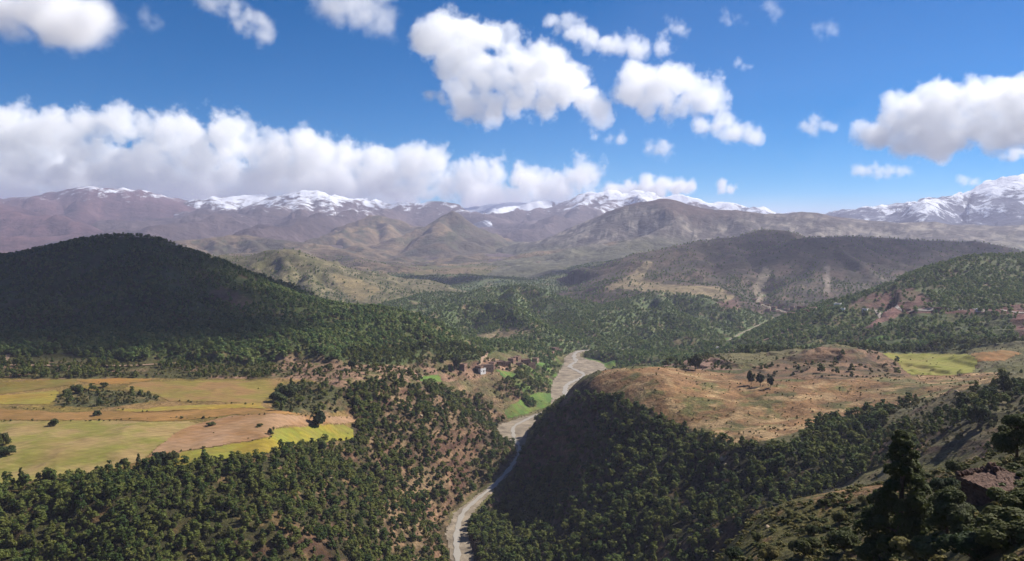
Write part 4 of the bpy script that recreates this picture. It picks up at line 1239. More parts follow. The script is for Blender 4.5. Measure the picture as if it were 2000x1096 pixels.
# --- where each kind of plant grows
def plant_density(x, y):
    g = ground_z(x, y)
    hz = hills_z(x, y, g)
    z = np.maximum(g, hz)
    Z = zone_masks(x, y, z)
    n1, n2 = fbm(x, y, 60, 4, 501), fbm(x, y, 17, 3, 503)
    nb = fbm(x, y, 260, 4, 505)
    pine = np.zeros(x.shape)
    shrub = np.full(x.shape, .25)
    region = np.zeros(x.shape, int)              # 1 left slope, 2 right slope, 3 near right, 4 others near
    def setz(nm, p, s, reg=0):
        m = Z[nm]
        pine[m], shrub[m] = (p[m] if np.ndim(p) else p), (s[m] if np.ndim(s) else s)
        if reg:
            region[m] = reg
    r = np.hypot(x, y)
    far = r > 1250
    pine[far] = sstep(-.05, .3, (nb + .4 * n1)[far]) * .45
    shrub[far] = .25
    setz('left_hedge', .5 * sstep(-.25, .15, n1), .5)
    setz('tail_wood', .7 - .3 * sstep(.0, .5, n1 + .5 * n2), .3)
    setz('terrace_left', .12, .3)
    setz('plateau', 0.0, .02 + .22 * sstep(.28, .5, n1 + .3 * n2))
    setz('scrub_patch', .05, .6)
    setz('scrub_patch2', .16, .5)
    setz('river_wood', .55, .6)
    setz('below_road', .75 * sstep(-.35, .1, n1), .5)
    setz('upper_bank', .15, .2)
    setz('red_cut', 0., .03)
    setz('red_cut2', 0.05, .08)
    setz('village_up', .08, .1)
    setz('terraces', .16, .15)
    setz('pink_mid', .06, .3)
    setz('left_wood', .55 + .45 * sstep(-.35, .15, n1 + .5 * n2), .45, 1)
    setz('gorge_left', .26 + .4 * sstep(-.2, .3, n1), .8, 1)
    setz('right_wood', .42 + .40 * sstep(-.35, .15, n1 + .5 * n2), .4, 2)
    setz('meadow', 0., .08 + .38 * sstep(.0, .5, n2 + .4 * n1 + .4 * sstep(560, 470, y)))
    setz('mound', .02, .22 * sstep(-.1, .3, n2))
    setz('right_slope', .34 * sstep(-.2, .3, n1), .7, 3)
    setz('near_ridge', 0., 0., 4)
    onhill = hz > g
    hp, hs = np.zeros(x.shape), np.zeros(x.shape)
    for h in HILLS[:18]:
        m = (x > h.x0) & (x < h.x1) & (y > h.y0) & (y < h.y1) & onhill
        if not m.any():
            continue
        own = np.zeros(x.shape, bool)
        hh = h.height(x[m], y[m], g[m])
        own[m] = hh >= hz[m] - .01
        d = dict(wood=.84 - .66 * sstep(.02, .45, n1 + .5 * n2 + .3 * nb), wood2=.86 - .7 * sstep(.0, .4, .8 * nb + .7 * n1 + .3 * n2), scrub=.10 + .2 * sstep(0, .4, n1), barren=.04 + .25 * sstep(.05, .4, n1 + nb), dark=.14 + .30 * sstep(-.1, .4, n1 + .5 * nb))[h.cover]
        hp[own] = d[own]
        hs[own] = .3
    pine = np.where(onhill, hp, pine)
    shrub = np.where(onhill, hs, shrub)
    region[onhill] = 5
    for RV, pad in ((RIVS, .3), (RIV2S, 2)):
        d, v, s = line_dist(x, y, RV)
        pine[d < v[1] + pad + 1.5] = 0
        shrub[d < v[1] + pad] = 0
    px, py = project(x, y, z)
    for poly, d0, d1 in FIELDS:
        m = (y > d0 - 10) & (y < d1 + 10) & ~onhill
        k = np.zeros(x.shape, bool)
        k[m] = inpoly(px[m], py[m], poly)
        pine[k] = 0
        shrub[k] *= .12
    for i in range(len(PATCHES)):
        k = patch_mask(x, y, z, i)
        pine[k] *= .15
        shrub[k] *= .6
    return z, pine, shrub, region, px, py

near_x, near_y = jitter(200, 1000, 4.0)
nz, npn, nsh, nreg, npx, npy = plant_density(near_x, near_y)
vis = (npx > -120) & (npx < 2120) & (npy < 1180)
pick = rng.uniform(0, 1, len(near_x))
isp = vis & (pick < npn)
iss = vis & ~isp & (rng.uniform(0, 1, len(near_x)) < nsh)
def seen(x, y, z):
    """is the top of a plant in sight of the camera, over the land?"""
    ok = np.ones(len(x), bool)
    for t in np.linspace(.25, .985, 42):
        ok &= ~(land_q(x * t, y * t) > CAM_Z + (z - CAM_Z) * t + 1.0)
    return ok

f_sel = {}
P_xyz = np.c_[near_x, near_y, nz][isp]
P_h = (2.8 + 5.8 * rng.beta(1.3, 2.5, isp.sum())) * (1 + .45 * fbm(near_x[isp], near_y[isp], 35, 3, 521))
P_reg = nreg[isp]
P_r = np.hypot(P_xyz[:, 0], P_xyz[:, 1])
app = P_h / P_r
cand = np.argsort(-app)[:2200]
sv = seen(P_xyz[cand, 0], P_xyz[cand, 1], P_xyz[cand, 2] + P_h[cand])
pxx, pyy = project(P_xyz[cand, 0], P_xyz[cand, 1], P_xyz[cand, 2] + P_h[cand])
sv &= (pxx > 5) & (pxx < 1995) & (pyy < 1075)
big = cand[sv][:300]
single = np.zeros(len(P_h), bool)
single[big] = True

def place(name, meshes, loc, h, turn, label, cat, group, wide=1.0, tilt=(0, 0)):
    e = bpy.data.objects.new(name, None)
    COL.objects.link(e)
    e.empty_display_size = .5
    e.location = loc
    e.rotation_euler = (tilt[0], tilt[1], turn)
    e.scale = (h * wide, h * wide, h)
    e['label'], e['category'] = label, cat
    if group:
        e['group'] = group
    for nm, me in (('trunk', meshes[1]), ('crown', meshes[0])):
        c = bpy.data.objects.new(nm, me)
        COL.objects.link(c)
        c.parent = e
    return e

WOODS = {1: ('dark green pine in the wooded slope left of the gorge', 'pines on the slope left of the gorge'),
         2: ('dark green pine in the wooded slope right of the gorge', 'pines on the slope right of the gorge'),
         3: ('dark pine among the bushes at the right edge below the meadow', 'pines on the bushy slope at the right')}
def where(px, py, h, left):
    size = 'small' if h < 5.6 else ('tall' if h > 7.0 else 'middling')
    if left:
        row = 'at the top of' if py < 960 - max(px - 300, 0) * .2 else ('low on' if py > 1020 else 'halfway up')
        col = 'below the pale green field' if px < 270 else ('below the tan field' if px < 430 else ('below the lime field' if px < 640 else 'next to the gorge'))
        return f'{size} pine {row} the left wooded slope, {col}'
    row = 'high on' if py < 880 else ('at the bottom of' if py > 1010 else 'in the middle of')
    col = 'right beside the river' if px < 1080 else ('left of the meadow tip' if px < 1230 else ('below the meadow tip' if px < 1400 else 'behind the near ridge'))
    return f'{size} pine {row} the right wooded spur, {col}'
for i in big:
    lab, grp = WOODS.get(int(P_reg[i]), ('single dark pine standing on the open valley ground', 'scattered pines'))
    mi = int(rng.integers(0, len(PINES)))
    if P_reg[i] in (1, 2):
        _px, _py = project(*P_xyz[i])
        lab = where(_px, _py, P_h[i], P_reg[i] == 1)
    place('pine_tree', PINES[mi], P_xyz[i], P_h[i], rng.uniform(0, 6.28), lab, 'tree', grp, rng.uniform(.9, 1.35))
rest = ~single
for reg, nm, lab in ((1, 'pine_wood', 'dense dark pine wood covering the slope left of the gorge'), (2, 'pine_wood', 'dense dark pine wood covering the spur right of the gorge')):
    m = rest & (P_reg == reg)
    stuff(nm, P_xyz[m], P_h[m], K_NEAR, lab, 'forest', 1.25)
m = rest & ~np.isin(P_reg, (1, 2, 5))
stuff('pine_wood', P_xyz[m], P_h[m], K_NEAR, 'scattered trees along the terraces, hedges and valley slopes', 'forest', 1.05)
m = rest & (P_reg == 5)
stuff('hill_wood', P_xyz[m], P_h[m], K_FAR, 'near edge of the green woods on the hillsides', 'forest', 1.25)
S_xyz = np.c_[near_x, near_y, nz][iss]
S_h = rng.uniform(1.2, 3.2, len(S_xyz)) * np.where(npn[iss] < .01, .42, 1.0)
# rows of bushes along the field edges
_rows = []
for line in ([(0, 824), (120, 822), (250, 820), (400, 818), (520, 810), (600, 812), (690, 816)], [(110, 796), (200, 792), (320, 784)], [(345, 884), (440, 871), (530, 857), (533, 838)], [(100, 772), (150, 758), (200, 746)], [(0, 798), (120, 800), (300, 806)], [(1560, 742), (1700, 738), (1800, 736), (1950, 732)], [(240, 764), (330, 783), (510, 792)]):
    L_ = densify(np.array([on_land(a, b_, 400, 1000) for a, b_ in line]), 4.0)
    L_ = L_[rng.uniform(0, 1, len(L_)) < .5] + 0
    _rows.append(L_ + rng.normal(0, .8, L_.shape))
_rows = np.concatenate(_rows)
S_xyz = np.r_[S_xyz, np.c_[_rows, land_q(_rows[:, 0], _rows[:, 1])]]
S_h = np.r_[S_h, rng.uniform(.6, 1.9, len(_rows))]
_ap = S_h / np.hypot(S_xyz[:, 0], S_xyz[:, 1])
_cd = np.argsort(-_ap)[:1500]
_sv = seen(S_xyz[_cd, 0], S_xyz[_cd, 1], S_xyz[_cd, 2] + S_h[_cd] + .5)
_spx, _spy = project(S_xyz[_cd, 0], S_xyz[_cd, 1], S_xyz[_cd, 2])
_sv &= (_spx > 5) & (_spx < 1995) & (_spy < 1085)
_bs = _cd[_sv][:200]
_one = np.zeros(len(S_h), bool)
_one[_bs] = True
for i in _bs:
    _px, _py = project(*S_xyz[i])
    if _px < 720:
        lab = 'olive shrub between the pines on the left wooded slope'
    elif _px < 1010:
        lab = 'olive shrub on the stony left bank of the gorge'
    elif _px < 1700:
        lab = 'olive shrub among the trees right of the gorge'
    else:
        lab = 'olive shrub %s the bushy slope at the right, %s' % ('low on' if _py > 870 else ('high on' if _py < 800 else 'halfway up'), 'near the picture edge' if _px > 1880 else 'away from the picture edge')
    place('shrub', SHRUBS[int(rng.integers(0, 4))], S_xyz[i] - np.array([0, 0, .1]), S_h[i], rng.uniform(0, 6.28), lab, 'shrub', 'shrubs: ' + lab[12:], .8)
stuff('shrubs', S_xyz[~_one], S_h[~_one], K_SHRUB, 'low olive shrubs dotted over the slopes and meadows', 'shrubs', .8)

_a, _b = jitter(1000, 2400, 5.7), jitter(2400, 4300, 10.0)
mx_, my_ = np.r_[_a[0], _b[0]], np.r_[_a[1], _b[1]]
mz, mp, ms, mreg, mpx, mpy = plant_density(mx_, my_)
mv = (mpx > -60) & (mpx < 2060) & (rng.uniform(0, 1, len(mx_)) < mp)
mxyz = np.c_[mx_, my_, mz][mv]
stuff('hill_wood', mxyz, rng.uniform(2.8, 6.8, len(mxyz)), K_FAR, 'woods covering the hills across the valley', 'forest', 1.2)
print('trees', isp.sum(), 'shrubs', iss.sum(), 'far', mv.sum())

# ------------------------------------------------------------------ single trees and bushes that stand out
def ground_at(px, py, d0=380, d1=1000):
    q = on_land(px, py, d0, d1)
    return np.array([q[0], q[1], float(land_q(np.array([q[0]]), np.array([q[1]]))[0])])

ROUND = [tree_meshes('round', 900, .075, 300 + i, M_dark, .03) for i in range(3)]
BUSH = [tree_meshes('shrub', 900, .09, 320 + i, M_dark) for i in range(3)]
SPIRE = [tree_meshes('spire', 700, .05, 340 + i, M_dark) for i in range(3)]
def lone(name, meshes, px, py, h_px, label, cat='tree', group=None, wide=1.0, d0=380, d1=1000):
    p = ground_at(px, py, d0, d1)
    h = h_px * math.hypot(p[0], p[1]) / F_PX
    return place(name, meshes, p - np.array([0, 0, .1]), h, rng.uniform(0, 6.28), label, cat, group, wide)
lone('round_tree', ROUND[0], 622, 834, 30, 'lone dark round tree between the tan and lime green fields', wide=1.05)
lone('bush', BUSH[0], 312, 910, 27, 'wide dark bush at the lower edge of the tan field', 'bush', wide=1.0)
lone('bush', BUSH[1], 336, 906, 24, 'smaller dark bush touching the wide bush at the tan field edge', 'bush', wide=.7)
lone('bush', BUSH[2], 242, 905, 10, 'tiny bush left of the slim cypress at the field edge', 'bush', wide=1.1)
lone('cypress', SPIRE[0], 271, 918, 30, 'slim dark cypress at the lower edge of the tan field', wide=.7)
lone('cypress', SPIRE[1], 41, 945, 28, 'slim dark tree poking up at the far left field edge', wide=.9)
for k, (a, b_, hh) in enumerate(((1467, 752, 27), (1485, 755, 27), (1505, 757, 22))):
    lone('meadow_tree', ROUND[k], a, b_, hh, ['leftmost of three dark trees in a row on the brown meadow', 'middle of three dark trees in a row on the brown meadow', 'rightmost and smallest of three dark trees on the brown meadow'][k], group='three trees in a row on the meadow', wide=.6)
for k, (a, b_, hh, w, lab) in enumerate((
        (540, 785, 20, 1.3, 'dark thicket bush at the right end of the golden stubble'), (562, 775, 24, 1.0, 'taller dark thicket bush near the golden stubble'), (580, 768, 18, 1.0, 'small thicket bush beside the brown terraces'),
        (6, 870, 22, .8, 'dark bush at the left picture edge in the yellow green field'), (14, 888, 16, 1.3, 'low dark bush by the furrows at the left edge'),
        (152, 768, 16, 1.2, 'dark bush between the olive yellow fields'), (132, 772, 12, 1.3, 'low bush beside the yellow patch'), (205, 756, 9, 1.2, 'small bush on the golden stubble'), (105, 832, 14, .9, 'bush on the path line above the big field'),
        (190, 812, 10, 1.1, 'small round bush below the yellow strip'), (412, 832, 8, 1.4, 'small dark bush at the top of the tan field'), (505, 834, 7, 1.6, 'low bush inside the tan field'), (528, 850, 14, .5, 'bush on the bank between tan and lime fields'))):
    lone('bush', BUSH[k % 3], a, b_, hh, lab, 'bush', wide=w)
for k, (a, b_, hh, w, lab) in enumerate(((893, 722, 26, .8, 'dark tree pair beside the track below the wooded hill'), (688, 722, 20, .8, 'dark tree on the pink terraces under the wooded hill'), (640, 724, 14, .9, 'small tree at the near end of the pink terraces'),
                                         (1358, 722, 30, 1.0, 'bushy tree beside the pink earth behind the brown meadow'), (1910, 838, 46, .75, 'tall dark tree on the slope below the yellow terrace field'), (1880, 798, 30, .9, 'rounded tree on the upper right slope'),
                                         (1960, 772, 34, .9, 'dark tree at the right edge beside the meadow'), (1932, 782, 26, .9, 'dark tree left of the one at the right meadow edge'))):
    lone('round_tree', ROUND[k % 3], a, b_, hh, lab, wide=w, d0=250, d1=1300)

# ------------------------------------------------------------------ near ridge at the right: big juniper, bushes, stone hut
def big_crown(kind, n, size, seed, mat, r):
    return tree_meshes(kind, n, size, seed, mat, r)
J1 = big_crown('cone', 22000, .0125, 400, M_dark, .024)
J2 = big_crown('pine', 9000, .017, 401, M_dark, .024)
B1 = big_crown('shrub', 4200, .045, 402, M_shrub, .02)
B2 = big_crown('shrub', 4200, .045, 403, M_dark, .02)
def near_plant(name, meshes, px, py, h, label, cat, wide=1.0, group=None, d0=30, d1=220):
    p = ground_at(px, py, d0, d1)
    return place(name, meshes, p - np.array([0, 0, .15]), h, rng.uniform(0, 6.28), label, cat, group, wide)
near_plant('juniper_tree', J1, 1758, 1065, 13.0, 'big dark juniper standing alone on the near ridge at the right', 'tree', 1.1)
near_plant('juniper_tree', J2, 1850, 1050, 5.0, 'small round tree just right of the big juniper', 'tree', 1.2)
for k, (a, b_, hh, w, mm, lab) in enumerate((
        (1985, 905, 6.5, 1.25, J2, 'dark leafy tree behind the stone hut at the right edge'), (1930, 888, 4.6, 1.2, J2, 'smaller leafy tree left of the one behind the stone hut'),)):
    near_plant('leafy_tree', mm, a, b_, hh, lab, 'tree', w)
_nb = [(1655, 1075, 3.4, 1.1, 'broad dark bush at the bottom right below the big juniper'), (1575, 1082, 3.0, 1.1, 'olive bush on the bottom edge beside the pale path'), (1500, 1092, 2.6, 1.0, 'bush on the bottom edge left of the pale path'),
       (1435, 1094, 2.4, 1.1, 'lowest bush at the foot of the near ridge'), (1645, 1020, 2.4, 1.0, 'dark bush beside the pale slope of the near ridge'), (1720, 1092, 3.0, 1.3, 'bush under the big juniper'), (1880, 1040, 3.0, 1.3, 'dense dark bush below the stone hut'),
       (1960, 1060, 2.8, 1.4, 'dark bush in the bottom right corner'), (1800, 1090, 2.6, 1.4, 'low dark bush on the bottom edge right of the juniper'), (1850, 965, 2.6, 1.2, 'bush left of the stone hut roof'), (1690, 985, 1.8, 1.2, 'small bush on the crest left of the big juniper'),
       (1610, 985, 1.4, 1.2, 'tiny bush on the pale crest of the near ridge'), (1545, 1010, 1.5, 1.2, 'small bush at the top of the pale path'), (1870, 925, 2.2, 1.2, 'olive bush on the crest beside the stone hut'), (1985, 1000, 2.4, 1.2, 'dark bush against the hut wall'),
       (1590, 1045, 2.0, 1.0, 'middle bush on the near slope between path and juniper'), (1800, 960, 2.4, 1.1, 'bush on the crest right behind the big juniper'), (1905, 1085, 2.2, 1.5, 'low bush in the dark corner under the hut'), (1480, 1055, 1.8, 1.0, 'bush on the left flank of the pale path')]
for k, (a, b_, hh, w, lab) in enumerate(_nb):
    near_plant('bush', (B1, B2)[k % 2], a, b_, hh, lab, 'bush', w, 'bushes on the near ridge')
# undergrowth on the near ridge
gx, gy = rng.uniform(5, 190, 15000), rng.uniform(28, 230, 15000)
gz = land_q(gx, gy)
gpx, gpy = project(gx, gy, gz)
gk = (gpx > 1330) & (gpx < 2080) & (gpy < 1150) & (fbm(gx, gy, 14, 3, 611) > -.22)
stuff('undergrowth', np.c_[gx, gy, gz][gk], rng.uniform(.15, 1.0, gk.sum()) ** 1.4, K_SHRUB, 'rough grass and undergrowth on the near ridge at the right', 'undergrowth', 1.3)

M_stone = plain_material('rough_stone', photo(132, 104, 92), .95, 1.2, .35, .08)
M_roof = plain_material('earth_roof', photo(140, 112, 98), .95, 1.6, .4, .12)
def stone_mesh(seed, flat=.6):
    rg = np.random.default_rng(seed)
    bm = bmesh.new()
    bmesh.ops.create_icosphere(bm, subdivisions=2, radius=.5)
    for v in bm.verts:
        k = 1 + .22 * math.sin(v.co.x * 5 + seed) * math.cos(v.co.y * 4 - seed) + rg.normal(0, .05)
        v.co = Vector((v.co.x * k, v.co.y * k * .85, v.co.z * k * flat))
    me = bpy.data.meshes.new('stone')
    bm.to_mesh(me)
    bm.free()
    me.materials.append(M_stone)
    return me
STONES = [stone_mesh(k) for k in range(6)]

hut_p = ground_at(1945, 965, 40, 140)
hut = bpy.data.objects.new('stone_hut', None)
COL.objects.link(hut)
hut.location = hut_p
hut.rotation_euler = (0, 0, math.radians(24))
hut['label'], hut['category'] = 'ruined stone hut with a flat pinkish roof at the right edge', 'hut'
def child(nm, me, par, loc=(0, 0, 0), rot=(0, 0, 0), sc=(1, 1, 1)):
    c = bpy.data.objects.new(nm, me)
    COL.objects.link(c)
    c.parent = par
    c.location, c.rotation_euler, c.scale = loc, rot, sc
    return c
def slab_mesh(w, d, h, mat, rough=.06, seed=1, cuts=14):
    rg = np.random.default_rng(seed)
    bm = bmesh.new()
    bmesh.ops.create_cube(bm, size=1)
    bmesh.ops.subdivide_edges(bm, edges=bm.edges[:], cuts=cuts, use_grid_fill=True)
    for v in bm.verts:
        v.co = Vector((v.co.x * w, v.co.y * d, v.co.z * h)) + Vector(rg.normal(0, rough, 3))
    me = bpy.data.meshes.new('slab')
    bm.to_mesh(me)
    bm.free()
    me.materials.append(mat)
    return me
child('wall', slab_mesh(5.2, 4.0, 2.2, M_stone, .05, 3), hut, (0, 0, .2))
child('roof', slab_mesh(5.9, 4.7, .26, M_roof, .05, 4, 20), hut, (0, 0, 1.46), (math.radians(5), math.radians(-4), 0))
for k in range(46):
    a = rng.uniform(0, 1)
    if k < 26:
        u = (-2.7 + 5.4 * (k / 26), 2.2 + rng.normal(0, .12), 1.72 + rng.uniform(0, .12))
    else:
        u = (1.2 + rng.uniform(0, 1.7), .8 + rng.uniform(0, 1.5), 1.7 + rng.uniform(0, .9) * (1 - abs(rng.normal(0, .5))))
    q = rng.uniform(.35, .8)
    child('stone', STONES[k % 6], hut, u, tuple(rng.uniform(0, 6.28, 3)), (q, q, q))

# boulders lying about
M_pale = plain_material('pale_boulder', photo(206, 182, 150), .95, .7, .3, .1)
PALE = []
for k in range(4):
    me = STONES[k].copy()
    me.materials.clear()
    me.materials.append(M_pale)
    PALE.append(me)
for px, py, sz, lab in ((1412, 896, 6.0, 'pale boulder in the wood below the brown meadow'), (1416, 908, 3.5, 'second pale boulder under the one in the wood'), (1410, 1040, 1.9, 'pale rock on the left flank of the near ridge'), (1392, 1078, 1.5, 'pale rock at the bottom foot of the near ridge'),
                        (735, 1040, 6.0, 'pinkish rock patch among pines left of the river'), (700, 1075, 5.0, 'pale rock at the bottom edge left of the river'), (836, 808, 5.0, 'pale ledge rock above the gorge'), (822, 812, 4.0, 'long pale ledge at the gorge rim'), (790, 900, 4.0, 'pale rock in the gorge scrub'),
                        (1500, 1030, 1.2, 'rock on the pale path'), (1870, 765, 3.0, 'pale stone heap at the right end of the meadow'), (645, 935, 3.0, 'pale rock at the top of the left pine slope'), (1375, 878, 3.0, 'small pale rock above the wood')):
    p = ground_at(px, py, 40 if py > 1010 and px > 1300 else 300, 900)
    o = bpy.data.objects.new('boulder', PALE[int(rng.integers(0, 4))])
    COL.objects.link(o)
    o.location = p
    o.scale = (sz, sz, sz * .8)
    o.rotation_euler = (rng.uniform(-.3, .3), rng.uniform(-.3, .3), rng.uniform(0, 6.28))
    o['label'], o['category'] = lab, 'boulder'

# ------------------------------------------------------------------ houses
M_mud = [plain_material('mud_plaster', photo(*c), .95, .4, .12) for c in ((188, 150, 128), (170, 138, 116), (204, 172, 148))]
M_white = plain_material('white_plaster', (.72, .70, .67), .9, .4, .06)
M_win = plain_material('dark_opening', (.03, .028, .026), .6, 1, .2)
M_door = plain_material('wooden_door', (.10, .06, .035), .7, 2, .2)
def box_mesh(w, d, h, mat):
    bm = bmesh.new()
    bmesh.ops.create_cube(bm, size=1)
    for v in bm.verts:
        v.co = Vector((v.co.x * w, v.co.y * d, (v.co.z + .5) * h))
    me = bpy.data.meshes.new('box')
    bm.to_mesh(me)
    bm.free()
    me.materials.append(mat)
    return me
def house(px, py, w, d, h, turn, mat, label, group=None, d0=800, d1=2600):
    p = ground_at(px, py, d0, d1)
    e = bpy.data.objects.new('house', None)
    COL.objects.link(e)
    e.location = p
    e.rotation_euler = (0, 0, turn)
    e['label'], e['category'] = label, 'house'
    if group:
        e['group'] = group
    child('wall', box_mesh(w, d, h + 3, mat), e, (0, 0, -3))
    r = child('roof', box_mesh(w - .8, d - .8, .15, M_roof), e, (0, 0, h - .02))
    for sx, sy, ww, dd in ((0, 1, w + .16, .42), (0, -1, w + .16, .42), (1, 0, .42, d - .7), (-1, 0, .42, d - .7)):
        child('parapet', box_mesh(ww, dd, .55, mat), r, (sx * (w / 2 - .13), sy * (d / 2 - .13), .04))
    child('door', box_mesh(1.1, .16, 2.1, M_door), e, (w * .12, -d / 2 - .03, 0))
    for k in range(max(2, int(w / 3))):
        xx = -w / 2 + (k + .5) * w / max(2, int(w / 3))
        if abs(xx - w * .12) < .9:
            continue
        child('window', box_mesh(.9, .14, 1.1, M_win), e, (xx, -d / 2 - .03, 1.2))
    child('window', box_mesh(.14, .9, 1.1, M_win), e, (w / 2 + .03, 0, 1.2))
    return e
_vl = [(905, 720), (936, 724), (952, 722), (990, 714), (1000, 707), (1013, 715), (1026, 710), (1036, 716), (1046, 707), (1010, 703), (1076, 692), (1084, 686), (1094, 690), (976, 712), (962, 716)]
ORD = 'first second third fourth fifth sixth seventh eighth ninth tenth eleventh twelfth thirteenth fourteenth fifteenth sixteenth'.split()
for k, (a, b_) in enumerate(sorted(_vl)):
    house(a, b_, rng.uniform(7, 13), rng.uniform(6, 9), rng.uniform(3, 5.6), rng.uniform(.5, 1.3), M_mud[k % 3], f'{ORD[k]} mud house from the left in the riverside village', 'houses of the riverside village', 850, 1500)
_vu = [(1484, 594), (1500, 598), (1512, 604), (1526, 600), (1536, 608), (1548, 604), (1556, 611), (1566, 606), (1576, 612), (1588, 608), (1530, 614), (1500, 608), (1516, 612), (1598, 604), (1472, 588), (1545, 617)]
for k, (a, b_) in enumerate(sorted(_vu)):
    house(a, b_, rng.uniform(9, 16), rng.uniform(7, 11), rng.uniform(3.5, 7), rng.uniform(.4, 1.3), M_mud[k % 3], f'{ORD[k]} mud house from the left in the upper village', 'houses of the upper village', 1300, 2600)
house(1636, 600, 12, 9, 6, .95, M_white, 'tall white house at the left end of the straight road', d1=1500)
house(1622, 602, 9, 8, 4.5, -.2, M_mud[2], 'tan house left of the tall white house', d1=1500)
house(1690, 610, 8, 7, 5, .9, M_white, 'small white house on the road bank', d1=1500)
house(1646, 607, 7, 6, 3.5, 1.0, M_white, 'low white shed in front of the tall white house', d1=1500)
house(1836, 606, 14, 8, 3.4, 0, M_mud[1], 'long low tan house by the straight road', d1=1500)
house(1770, 608, 9, 7, 3.4, .1, M_mud[0], 'small brown house below the straight road', d1=1500)
house(1912, 608, 9, 6, 3.2, .9, M_white, 'little pale house at the right part of the straight road', d1=1500)
house(1404, 684, 8, 7, 4, 1.0, M_white, 'single white house in the wooded side valley', d1=1600)
house(940, 727, 9, 6, 4, .9, M_white, 'white house below the pale climbing track', d0=700, d1=1300)

# ------------------------------------------------------------------ clouds
haze_top = max([float(GZ[np.hypot(GX, GY) < 50000].max())] + [max(v.co.z for v in o.data.vertices) for o in hill_objs]) + 25
# ------------------------------------------------------------------ clouds: banks of mist droplets, each a volume of its own
def cloud_group(name, puffs, lo, hi, voxel, rough, wave, soft, mat, seed):
    ng = bpy.data.node_groups.new(name, 'GeometryNodeTree')
    ng.interface.new_socket('Geometry', in_out='INPUT', socket_type='NodeSocketGeometry')
    ng.interface.new_socket('Geometry', in_out='OUTPUT', socket_type='NodeSocketGeometry')
    nd, L = ng.nodes, ng.links
    gi, go = nd.new('NodeGroupInput'), nd.new('NodeGroupOutput')
    pos = nd.new('GeometryNodeInputPosition')
    def math_(op, a, b=None, c=None):
        m = nd.new('ShaderNodeMath')
        m.operation = op
        for i, v in enumerate((a, b, c)):
            if v is None:
                continue
            if isinstance(v, (int, float)):
                m.inputs[i].default_value = v
            else:
                L.new(v, m.inputs[i])
        return m.outputs[0]
    def vmath(op, a, b):
        m = nd.new('ShaderNodeVectorMath')
        m.operation = op
        for i, v in enumerate((a, b)):
            if isinstance(v, tuple):
                m.inputs[i].default_value = v
            else:
                L.new(v, m.inputs[i])
        return m.outputs[0]
    def noise(scale, detail, vec, colour=False):
        t = nd.new('ShaderNodeTexNoise')
        t.inputs['Scale'].default_value = scale
        t.inputs['Detail'].default_value = detail
        t.inputs['Roughness'].default_value = .75
        L.new(vec, t.inputs['Vector'])
        return t.outputs['Color' if colour else 'Fac']
    p = vmath('ADD', pos.outputs[0], (seed * 7300.0, seed * 1100.0, 0))
    wob = noise(1 / (wave * 1.6), 3, p, True)
    ws = vmath('SUBTRACT', wob, (.5, .5, .5))
    sc = nd.new('ShaderNodeVectorMath')
    sc.operation = 'SCALE'
    sc.inputs['Scale'].default_value = wave * .7
    L.new(ws, sc.inputs[0])
    q = vmath('ADD', pos.outputs[0], sc.outputs[0])
    # nearest puff
    sn = nd.new('GeometryNodeSampleNearest')
    sn.domain = 'POINT'
    L.new(gi.outputs[0], sn.inputs['Geometry'])
    L.new(q, sn.inputs['Sample Position'])
    def sample(attr_node, typ):
        si = nd.new('GeometryNodeSampleIndex')
        si.data_type = typ
        si.domain = 'POINT'
        L.new(gi.outputs[0], si.inputs['Geometry'])
        L.new(attr_node, si.inputs['Value'])
        L.new(sn.outputs[0], si.inputs['Index'])
        return si.outputs[0]
    an = nd.new('GeometryNodeInputNamedAttribute')
    an.data_type = 'FLOAT'
    an.inputs['Name'].default_value = 'puff'
    pc = sample(pos.outputs[0], 'FLOAT_VECTOR')
    pr = sample(an.outputs[0], 'FLOAT')
    dv = nd.new('ShaderNodeVectorMath')
    dv.operation = 'DISTANCE'
    L.new(q, dv.inputs[0])
    L.new(pc, dv.inputs[1])
    s1 = math_('SUBTRACT', 1.0, math_('DIVIDE', dv.outputs['Value'], pr))       # 1 in the middle of a puff, 0 at its rim
    f = noise(1 / wave, 8, p)
    g = math_('MULTIPLY', math_('SUBTRACT', f, .52), rough)
    d = math_('ADD', s1, g)
    mr = nd.new('ShaderNodeMapRange')
    mr.inputs['From Min'].default_value, mr.inputs['From Max'].default_value = 0.0, soft
    L.new(d, mr.inputs['Value'])
    vc = nd.new('GeometryNodeVolumeCube')
    L.new(mr.outputs[0], vc.inputs['Density'])
    vc.inputs['Min'].default_value, vc.inputs['Max'].default_value = tuple(lo), tuple(hi)
    for ax, k in zip('XYZ', range(3)):
        vc.inputs['Resolution ' + ax].default_value = max(4, int((hi[k] - lo[k]) / voxel))
    sm = nd.new('GeometryNodeSetMaterial')
    sm.inputs['Material'].default_value = mat
    L.new(vc.outputs[0], sm.inputs[0])
    L.new(sm.outputs[0], go.inputs[0])
    return ng

def cloud_material(name, density, aniso=.2):
    m = bpy.data.materials.new(name)
    m.use_nodes = True
    nt = m.node_tree
    nt.nodes.clear()
    v = nt.nodes.new('ShaderNodeVolumePrincipled')
    v.inputs['Color'].default_value = (1, 1, 1, 1)
    v.inputs['Density'].default_value = density * CLOUD_DENSITY
    v.inputs['Anisotropy'].default_value = aniso
    out = nt.nodes.new('ShaderNodeOutputMaterial')
    nt.links.new(v.outputs[0], out.inputs['Volume'])
    return m

